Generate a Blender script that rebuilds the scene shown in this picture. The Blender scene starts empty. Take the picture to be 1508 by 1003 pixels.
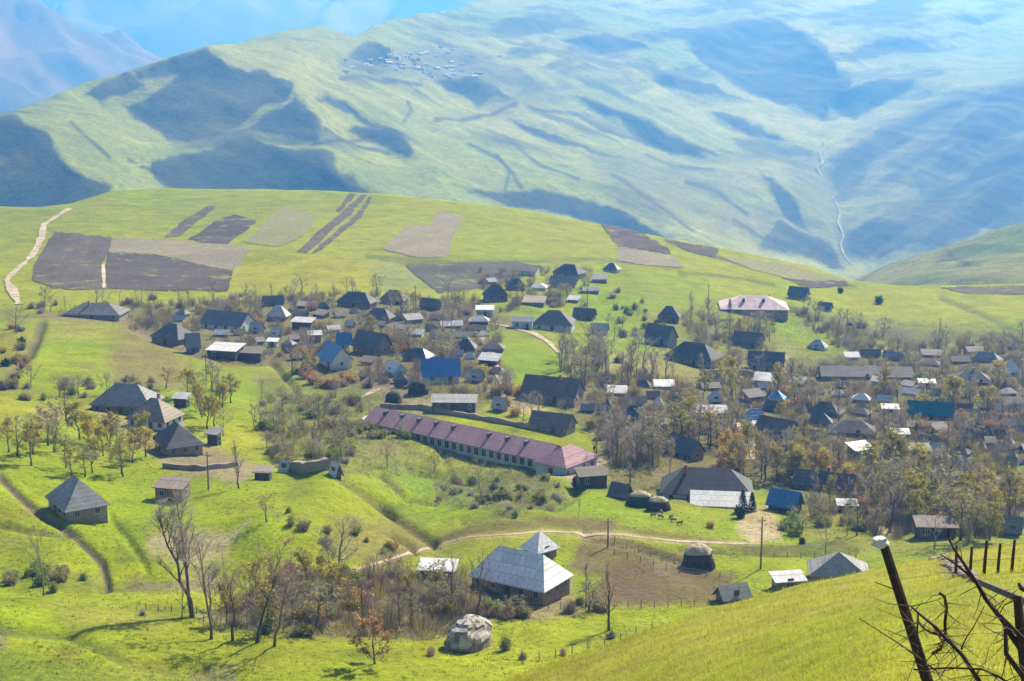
import bpy, math, random
import numpy as np
from mathutils import Vector, noise as mnoise
from mathutils.geometry import delaunay_2d_cdt

R = math.radians
random.seed(7)
rng = np.random.default_rng(7)
scene = bpy.context.scene
COL = scene.collection

# ------------------------------------------------------------------ camera
F = 2391.0; CX = 754.0; CY = 501.5
PITCH = R(12.2)
CAM = np.array([0.0, 0.0, 110.0])
fwd = np.array([0, math.cos(PITCH), -math.sin(PITCH)])
upv = np.array([0, math.sin(PITCH), math.cos(PITCH)])
rgt = np.array([1.0, 0, 0])
cam_d = bpy.data.cameras.new('camera'); cam_o = bpy.data.objects.new('camera', cam_d); COL.objects.link(cam_o)
cam_o.location = CAM; cam_o.rotation_euler = (R(90) - PITCH, 0, 0)
cam_d.sensor_width = 36.0; cam_d.lens = 36.0 * F / 1508.0
cam_d.clip_start = 0.1; cam_d.clip_end = 40000
scene.camera = cam_o

def rays(px, py):
    """unit-depth directions through photo positions (arrays)"""
    px = np.asarray(px, float); py = np.asarray(py, float)
    return fwd + ((px - CX) / F)[..., None] * rgt - ((py - CY) / F)[..., None] * upv
def pt(px, py, t):
    return CAM + rays(px, py) * np.asarray(t, float)[..., None]
def t_from_h(px, py, h):
    return h / (-math.sin(PITCH) - (py - CY) / F * math.cos(PITCH))

# ------------------------------------------------------------------ light
SUN_AZ, SUN_EL = R(33), R(38)
SUNV = np.array([math.sin(SUN_AZ) * math.cos(SUN_EL), math.cos(SUN_AZ) * math.cos(SUN_EL), math.sin(SUN_EL)])
sd = bpy.data.lights.new('sun', 'SUN'); sd.energy = 5.0; sd.angle = R(0.5); sd.color = (1.0, 0.94, 0.84)
so = bpy.data.objects.new('sun', sd); COL.objects.link(so)
so.rotation_euler = Vector(SUNV).to_track_quat('Z', 'Y').to_euler()
so.location = (0, 0, 400)
w = bpy.data.worlds.new('World'); scene.world = w; w.use_nodes = True
nt = w.node_tree
bg = nt.nodes['Background']; bg.inputs['Strength'].default_value = 0.076
sky = nt.nodes.new('ShaderNodeTexSky'); sky.sky_type = 'NISHITA'; sky.sun_disc = False
sky.sun_elevation = SUN_EL; sky.sun_rotation = SUN_AZ
nt.links.new(sky.outputs[0], bg.inputs['Color'])
scene.view_settings.view_transform = 'Standard'; scene.view_settings.look = 'None'
scene.view_settings.exposure = 0.98; scene.view_settings.gamma = 1.0
scene.cycles.use_denoising = True
scene.cycles.max_bounces = 6; scene.cycles.volume_bounces = 1; scene.cycles.transparent_max_bounces = 8

# ------------------------------------------------------------------ small helpers
def tag(o, label=None, cat=None, group=None, kind=None):
    if label: o['label'] = label
    if cat: o['category'] = cat
    if group: o['group'] = group
    if kind: o['kind'] = kind
    return o
def link(name, me, parent=None):
    o = bpy.data.objects.new(name, me); COL.objects.link(o)
    if parent is not None: o.parent = parent
    return o
def empty(name, loc, rz=0.0):
    o = bpy.data.objects.new(name, None); COL.objects.link(o)
    o.location = loc; o.rotation_euler = (0, 0, rz); o.empty_display_size = 0.5
    return o

class MB:
    """collects faces for ONE mesh"""
    def __init__(s): s.v = []; s.f = []; s.m = []
    def add(s, vs, fs, mi=0):
        b = len(s.v); s.v += [tuple(map(float, q)) for q in vs]
        s.f += [tuple(b + i for i in q) for q in fs]; s.m += [mi] * len(fs)
    def box(s, x0, x1, y0, y1, z0, z1, mi=0):
        s.add([(x0,y0,z0),(x1,y0,z0),(x1,y1,z0),(x0,y1,z0),(x0,y0,z1),(x1,y0,z1),(x1,y1,z1),(x0,y1,z1)],
              [(3,2,1,0),(4,5,6,7),(0,1,5,4),(1,2,6,5),(2,3,7,6),(3,0,4,7)], mi)
    def tube(s, pts, rad, n=5, mi=0, cap=True):
        pts = [Vector(p) for p in pts]; rings = []
        ref = Vector((0.31, 0.17, 0.93)).normalized()
        for i, p in enumerate(pts):
            d = (pts[min(i+1, len(pts)-1)] - pts[max(i-1, 0)])
            d = d.normalized() if d.length > 1e-9 else Vector((0,0,1))
            a = d.cross(ref)
            if a.length < 1e-3: a = d.cross(Vector((1,0,0)))
            a.normalize(); b = d.cross(a)
            r = rad[i] if hasattr(rad, '__len__') else rad
            rings.append([p + (a*math.cos(2*math.pi*k/n) + b*math.sin(2*math.pi*k/n))*r for k in range(n)])
        vs = [q for r_ in rings for q in r_]; fs = []
        for i in range(len(pts)-1):
            for k in range(n):
                k2 = (k+1) % n
                fs.append((i*n+k, i*n+k2, (i+1)*n+k2, (i+1)*n+k))
        if cap:
            fs.append(tuple(range(n-1, -1, -1))); fs.append(tuple((len(pts)-1)*n + k for k in range(n)))
        s.add(vs, fs, mi)
    def mesh(s, name, mats):
        me = bpy.data.meshes.new(name); me.from_pydata(s.v, [], s.f)
        for m in (mats if isinstance(mats, (list, tuple)) else [mats]): me.materials.append(m)
        if len(me.materials) > 1: me.polygons.foreach_set('material_index', s.m)
        me.update(); return me
    def build(s, name, mats, parent=None): return link(name, s.mesh(name, mats), parent)

# ------------------------------------------------------------------ materials
MATS = {}
class N:
    def __init__(s, name, rough=0.9, spec=0.2):
        s.mat = bpy.data.materials.new(name); s.mat.use_nodes = True
        s.t = s.mat.node_tree; s.b = s.t.nodes['Principled BSDF']
        s.b.inputs['Roughness'].default_value = rough
        s.b.inputs['Specular IOR Level'].default_value = spec
    def n(s, typ, **kw):
        q = s.t.nodes.new(typ)
        for k, v in kw.items():
            if k in q.inputs: q.inputs[k].default_value = v
            else: setattr(q, k, v)
        return q
    def l(s, a, b): s.t.links.new(a, b)
    def ramp(s, fac, stops):
        r = s.n('ShaderNodeValToRGB'); el = r.color_ramp.elements
        while len(el) < len(stops): el.new(0.5)
        for e, (p, c) in zip(el, stops):
            e.position = p; e.color = (c, c, c, 1) if isinstance(c, (int, float)) else (*c, 1)
        s.l(fac, r.inputs[0]); return r.outputs[0]
    def noise(s, scale, detail=4, rough=0.55, vec=None):
        q = s.n('ShaderNodeTexNoise'); q.inputs['Scale'].default_value = scale
        q.inputs['Detail'].default_value = detail; q.inputs['Roughness'].default_value = rough
        if vec is not None: s.l(vec, q.inputs['Vector'])
        return q.outputs[0]
    def mix(s, fac, a, b, mode='MIX'):
        q = s.n('ShaderNodeMix'); q.data_type = 'RGBA'; q.blend_type = mode
        for sock, v in ((q.inputs[0], fac), (q.inputs[6], a), (q.inputs[7], b)):
            if isinstance(v, (int, float)): sock.default_value = v
            elif isinstance(v, tuple): sock.default_value = (*v, 1)
            else: s.l(v, sock)
        return q.outputs[2]
    def coord(s, kind='Object'):
        if not hasattr(s, 'tc'): s.tc = s.n('ShaderNodeTexCoord')
        return s.tc.outputs[kind]
    def scaled(s, vec, sc):
        q = s.n('ShaderNodeMapping'); s.l(vec, q.inputs[0]); q.inputs['Scale'].default_value = sc
        return q.outputs[0]
    def color(s, c): s.l(c, s.b.inputs['Base Color'])
    def bump(s, h, strength, dist):
        q = s.n('ShaderNodeBump'); q.inputs['Strength'].default_value = strength; q.inputs['Distance'].default_value = dist
        s.l(h, q.inputs['Height']); s.l(q.outputs[0], s.b.inputs['Normal'])

def mat_ground(name, s1, s2, s3, contrast=1.0, tint=(0.30, 0.26, 0.08), bumpd=0.4, tintamt=0.5):
    """painted ground colour broken up by world-size noise at three scales"""
    m = N(name, 1.0, 0.05)
    at = m.n('ShaderNodeAttribute'); at.attribute_name = 'tone'
    P = m.coord('Object')
    big = m.noise(s1, 5, 0.6, P); mid = m.noise(s2, 6, 0.65, P); fine = m.noise(s3, 4, 0.7, P); vf = m.noise(s3*4.2, 3, 0.7, P)
    c = m.mix(m.ramp(big, [(0.38, 0.0), (0.68, tintamt)]), at.outputs['Color'], tint)
    g2 = m.noise(s1*2.3, 6, 0.7, P)
    c = m.mix(m.ramp(g2, [(0.5, 0.0), (0.7, tintamt*0.9)]), c, tuple(x*0.42 for x in tint[:1])+(tint[1]*0.55, tint[2]*0.5))
    c = m.mix(1.0, c, m.ramp(mid, [(0.28, 1 - 0.42*contrast), (0.72, 1 + 0.0)]), 'MULTIPLY')
    c = m.mix(1.0, c, m.ramp(fine, [(0.25, 1 - 0.5*contrast), (0.65, 1.0)]), 'MULTIPLY')
    c = m.mix(1.0, c, m.ramp(vf, [(0.3, 1-0.45*contrast), (0.6, 1.06)]), 'MULTIPLY')
    m.color(c); m.bump(fine, 0.6, bumpd)
    return m.mat

def mat_plain(name, col, var=0.25, scale=0.6, rough=0.9, spec=0.2, detail=4, bump=0.0):
    m = N(name, rough, spec); P = m.coord('Object')
    nz = m.noise(scale, detail, 0.6, P)
    c = m.mix(m.ramp(nz, [(0.3, 0.0), (0.7, 1.0)]), tuple(x*(1-var) for x in col), tuple(min(1, x*(1+var)) for x in col))
    oi = m.n('ShaderNodeObjectInfo')
    c = m.mix(1.0, c, m.ramp(oi.outputs['Random'], [(0, 0.82), (1, 1.12)]), 'MULTIPLY')
    m.color(c)
    if bump: m.bump(nz, 0.5, bump)
    return m.mat
# ------------------------------------------------------------------ layers of terrain
def in_poly(px, py, poly):
    x = np.asarray(px); y = np.asarray(py); ins = np.zeros(x.shape, bool)
    n = len(poly)
    for i in range(n):
        x1, y1 = poly[i]; x2, y2 = poly[(i+1) % n]
        c = ((y1 > y) != (y2 > y))
        with np.errstate(divide='ignore', invalid='ignore'):
            xi = (x2-x1)*(y-y1)/((y2-y1) if y2 != y1 else 1e-9) + x1
        ins ^= c & (x < xi)
    return ins
def seg_dist(px, py, line):
    d = np.full(np.shape(px), 1e9)
    for (x1, y1), (x2, y2) in zip(line[:-1], line[1:]):
        dx, dy = x2-x1, y2-y1; L2 = dx*dx+dy*dy+1e-9
        k = np.clip(((px-x1)*dx+(py-y1)*dy)/L2, 0, 1)
        d = np.minimum(d, np.hypot(px-x1-k*dx, py-y1-k*dy))
    return d
def poly_soft(px, py, poly, soft):
    ins = in_poly(px, py, poly); d = seg_dist(px, py, list(poly)+[poly[0]])
    s = np.where(ins, d, -d)
    return np.clip(0.5 + s/(2*soft), 0, 1)
def vnoise(x, y, cell, seed=0):
    r = np.random.default_rng(seed).random((256, 256))
    x = x/cell; y = y/cell
    xi = np.floor(x).astype(int); yi = np.floor(y).astype(int); fx = x-xi; fy = y-yi
    fx = fx*fx*(3-2*fx); fy = fy*fy*(3-2*fy)
    g = lambda a, b: r[a & 255, b & 255]
    return (g(xi,yi)*(1-fx)*(1-fy)+g(xi+1,yi)*fx*(1-fy)+g(xi,yi+1)*(1-fx)*fy+g(xi+1,yi+1)*fx*fy)*2-1
def fbm(x, y, cell, octs=4, seed=0, gain=0.5):
    s = 0; a = 1
    for o in range(octs):
        s = s + a*vnoise(x, y, cell/2**o, seed+o*17); a *= gain
    return s

class RBF:
    """thin-plate surface through control values"""
    def __init__(s, pts, vals, lam=1e-3):
        s.c = np.array(pts, float)/500.0; n = len(s.c)
        K = s.k(np.linalg.norm(s.c[:,None]-s.c[None], axis=2)) + lam*np.eye(n)
        Pm = np.c_[np.ones(n), s.c]
        A = np.block([[K, Pm], [Pm.T, np.zeros((3,3))]])
        s.w = np.linalg.solve(A, np.r_[vals, 0, 0, 0])
    def k(s, r): return np.where(r > 0, r*r*np.log(np.maximum(r, 1e-9)), 0)
    def __call__(s, px, py):
        q = np.stack([np.ravel(px), np.ravel(py)], 1)/500.0; out = np.empty(len(q))
        for i in range(0, len(q), 20000):
            qq = q[i:i+20000]
            out[i:i+20000] = s.k(np.linalg.norm(qq[:,None]-s.c[None], axis=2)) @ s.w[:-3] + s.w[-3] + qq @ s.w[-2:]
        return out.reshape(np.shape(px))

class Layer:
    """one continuous ground sheet; photo positions are only a way to address points on it"""
    def __init__(s, pxs, crest, bottom, nrow):
        s.pxs = pxs; s.bot = bottom
        s.cr = np.interp(pxs, [c[0] for c in crest], [c[1] for c in crest])
        s.s = np.linspace(0, 1, nrow)
        s.PX = np.repeat(pxs[:,None], nrow, 1)
        s.PY = s.cr[:,None] + (bottom - s.cr)[:,None]*s.s[None]
    def set_t(s, t): s.T = t; s.P = pt(s.PX, s.PY, t)
    def at(s, px, py, dz=0.0):
        ci = np.interp(px, s.pxs, np.arange(len(s.pxs))); i = np.clip(np.floor(ci).astype(int), 0, len(s.pxs)-2); fx = (ci-i)[...,None]
        cr = np.interp(px, s.pxs, s.cr)
        rj = np.clip((np.asarray(py, float)-cr)/(s.bot-cr), 0, 1)*(len(s.s)-1)
        j = np.clip(np.floor(rj).astype(int), 0, len(s.s)-2); fy = (rj-j)[...,None]
        P = s.P
        q = (P[i,j]*(1-fx)+P[i+1,j]*fx)*(1-fy)+(P[i,j+1]*(1-fx)+P[i+1,j+1]*fx)*fy
        q = q.copy(); q[..., 2] += dz
        return q
    def depth(s, px, py):
        p = s.at(np.asarray(px, float), np.asarray(py, float)); return float((p-CAM) @ fwd)
    def build(s, name, mat, tone, back=None, foot=None):
        P = s.P; tn = tone
        if back:                                    # the far side of the crest falls away
            n, run, drop = back
            d = P[:,0]-CAM; d[:,2] = 0; d /= np.linalg.norm(d, axis=1)[:,None]
            rows = []
            for k in range(n, 0, -1):
                q = P[:,0] + d*(run*k/n)[:,None] if hasattr(run, '__len__') else P[:,0] + d*(run*k/n)
                q = q.copy(); q[:,2] -= drop*(k/n)**1.35; rows.append(q)
            P = np.concatenate([np.stack(rows, 1), P], 1); tn = np.concatenate([np.repeat(tn[:,:1], n, 1), tn], 1)
        if foot is not None:
            P = np.concatenate([P, foot[:,None]], 1); tn = np.concatenate([tn, tn[:,-1:]], 1)
        nc, nr = P.shape[:2]
        idx = np.arange(nc*nr).reshape(nc, nr)
        q = np.stack([idx[:-1,:-1], idx[:-1,1:], idx[1:,1:], idx[1:,:-1]], -1).reshape(-1, 4)
        me = bpy.data.meshes.new(name)
        me.vertices.add(nc*nr); me.vertices.foreach_set('co', P.reshape(-1).astype(np.float32))
        me.loops.add(q.size); me.loops.foreach_set('vertex_index', q.reshape(-1).astype(np.int32))
        me.polygons.add(len(q)); me.polygons.foreach_set('loop_start', np.arange(0, q.size, 4, dtype=np.int32))
        me.polygons.foreach_set('use_smooth', np.ones(len(q), bool))
        me.update(calc_edges=True); me.validate()
        at = me.color_attributes.new('tone', 'FLOAT_COLOR', 'POINT')
        at.data.foreach_set('color', np.concatenate([tn, np.ones(tn.shape[:2]+(1,))], 2).reshape(-1).astype(np.float32))
        me.materials.append(mat)
        o = link(name, me); o['kind'] = 'structure'
        return o

def paint(PX, PY, base, items, warp=6.0, seed=3):
    ox = fbm(PX, PY, 40, 3, seed)*warp; oy = fbm(PX, PY, 40, 3, seed+50)*warp*0.7
    X = PX+ox; Y = PY+oy; c = base.copy()
    for it in items:
        kind, pts, col, soft, amt = it
        if kind == 'p': a = poly_soft(X, Y, pts, soft)
        else:
            a = np.clip(1.5 - seg_dist(PX+ox*0.25, PY+oy*0.25, pts)/soft, 0, 1)
        a = (a*amt)[..., None]; c = c*(1-a)+np.array(col)*a
    return c

# colours of ground cover
BRIGHT = (0.235, 0.362, 0.010); YEL = (0.345, 0.400, 0.014); DARKG = (0.075, 0.120, 0.030)
OLIVE = (0.250, 0.210, 0.085); DIRT = (0.300, 0.225, 0.145); SAND = (0.60, 0.47, 0.32)
BROWN = (0.105, 0.080, 0.055); STRAW = (0.43, 0.36, 0.20); MIXED = (0.185, 0.145, 0.090); GREY = (0.22, 0.19, 0.16)

# ---- the village ground -------------------------------------------------
CTRL = [(-260,1040,-80),(0,1040,-82),(350,1040,-84),(700,1040,-84),(1000,1040,-84),(1500,1040,-84),(1770,1040,-84),
 (0,940,-82),(200,940,-84),(400,960,-86),(690,960,-90),(900,940,-92),(550,985,-86),
 (0,882,-84.5),(150,880,-86),(265,868,-88),(0,852,-89),(150,850,-90),
 (115,765,-90),(0,730,-88),(250,740,-93),(64,875,-86.5),(330,850,-91),(500,845,-92),(640,850,-93),(790,880,-93),(900,893,-94),(1050,885,-95),(1230,855,-95),(1500,860,-95),
 (450,720,-91.5),(380,770,-90),(480,700,-93),(560,760,-97),(640,805,-98),(600,720,-100),
 (700,790,-95),(760,760,-96),(900,760,-97),(1000,780,-97),(1100,800,-98),(1030,835,-96),
 (262,672,-95),(200,610,-98),(340,640,-99),(60,650,-92),(0,600,-93),(440,690,-97.5),(500,650,-101),
 (540,622,-104),(820,690,-104),(680,660,-104.3),(720,740,-101),
 (640,560,-106),(740,570,-106),(815,592,-107),(1040,745,-102),(1155,755,-102),(930,740,-101),(870,690,-104),
 (1000,680,-105),(950,620,-107),(1100,650,-108),(1250,700,-107),(1437,710,-106),(1300,760,-103),(1480,780,-100),(1400,800,-98),
 (1250,600,-113),(1400,615,-112),(1300,560,-117),(1450,560,-116),
 (480,520,-108),(330,530,-106),(150,475,-106),(250,510,-105),(20,490,-102),(150,520,-101.5),(280,550,-102),(0,550,-97),(120,585,-97),
 (550,460,-112),(400,460,-111),(700,470,-113),(815,480,-114),(900,500,-114),(1020,535,-114),
 (0,430,-110),(250,430,-112),(500,420,-113),(700,410,-115),(850,410,-117),
 (-260,300,-110),(0,305,-112),(165,282,-112),(400,277,-114),(560,287,-116),(720,303,-120),(880,330,-124),(1000,355,-128),(1140,382,-132),(1250,412,-134),(1350,422,-134),(1508,420,-134),(1770,420,-134),
 (1105,465,-122),(1000,430,-119),(1200,450,-127),(1350,470,-130),(1500,480,-128),(1200,515,-122),(1400,520,-124),
 (-260,450,-108),(-260,650,-90),(-260,850,-84),(1770,500,-125),(1770,600,-112),(1770,750,-100),
 (2300,414,-134),(2300,500,-125),(2300,600,-112),(2300,750,-100),(2300,1040,-84),(-800,300,-108),(-800,450,-106),(-800,650,-88),(-800,850,-82),(-800,1040,-78)]
near = Layer(np.r_[np.arange(-780, -260, 12.0), np.arange(-260, 1771, 4.0), np.arange(1780, 2300, 12.0)], [(-260,300),(0,303),(60,305),(100,300),(165,280),(250,276),(400,277),(560,286),(700,300),(800,315),(880,328),(950,345),(1000,353),(1065,365),(1140,380),(1200,394),(1250,411),(1330,421),(1400,418),(1508,416),(1770,414)], 1044.0, 230)
rb = RBF([(a, b) for a, b, h in CTRL], [1000.0/t_from_h(a, b, h) for a, b, h in CTRL])
wv = rb(near.PX, near.PY)
for j in range(1, wv.shape[1]): wv[:,j] = np.maximum(wv[:,j], wv[:,j-1]+0.0012*(near.PY[:,j]-near.PY[:,j-1]))
near.set_t(1000.0/wv)
def groove(line, width, depth):
    d = seg_dist(near.PX, near.PY, line)
    near.P[..., 2] -= depth*np.exp(-(d/width)**2)
for line, wd, dp in [([(560,745),(600,775),(640,802)], 6, 1.5), ([(500,705),(540,730),(575,755)], 6, 1.2),
                     ([(0,702),(60,760),(110,790),(150,830),(158,856)], 5, 0.9), ([(150,862),(220,845),(310,838)], 8, 1.6),
                     ([(62,480),(45,520),(10,555)], 6, 1.2), ([(820,690),(770,700),(700,712),(600,690)], 7, 1.4),
                     ([(400,535),(430,565),(445,590)], 4, 0.7), ([(760,735),(820,745),(850,720)], 8, 1.6),
                     ([(0,925),(100,935),(180,975),(300,990)], 8, 0.5), ([(640,640),(660,690),(600,730)], 6, 0.9), ([(330,700),(420,708),(490,703)], 5, 0.8), ([(560,700),(600,735),(640,742),(665,700)], 4, 0.9), ([(640,712),(700,722),(740,728)], 4, 0.9), ([(680,770),(740,760),(800,766)], 5, 0.9), ([(190,482),(240,505),(310,532)], 4, 0.8), ([(250,480),(330,537),(400,537),(425,562)], 4, 0.8), ([(160,760),(190,800),(215,832)], 5, 0.7), ([(-20,770),(40,785),(100,790)], 4, 0.7), ([(860,790),(930,803),(1000,826)], 5, 0.9), ([(575,790),(600,803),(612,815)], 4, 0.9), ([(1000,808),(1150,815),(1260,812)], 4, 0.8), ([(880,440),(960,470),(1000,520)], 4, 0.7), ([(1385,440),(1440,462),(1500,490)], 4, 0.9)]:
    groove(line, wd, dp)
near.P[..., 2] += 0.35*fbm(near.P[...,0], near.P[...,1], 22, 3, 5) + 0.9*fbm(near.P[...,0], near.P[...,1], 70, 2, 9)*np.clip((near.T-250)/300, 0, 1)
gx = fbm(near.P[...,0], near.P[...,1], 45, 4, 21)
k = np.clip(0.5+0.6*gx, 0, 1)[...,None]
base = np.array(BRIGHT)*(1-k)+np.array(YEL)*k
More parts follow.
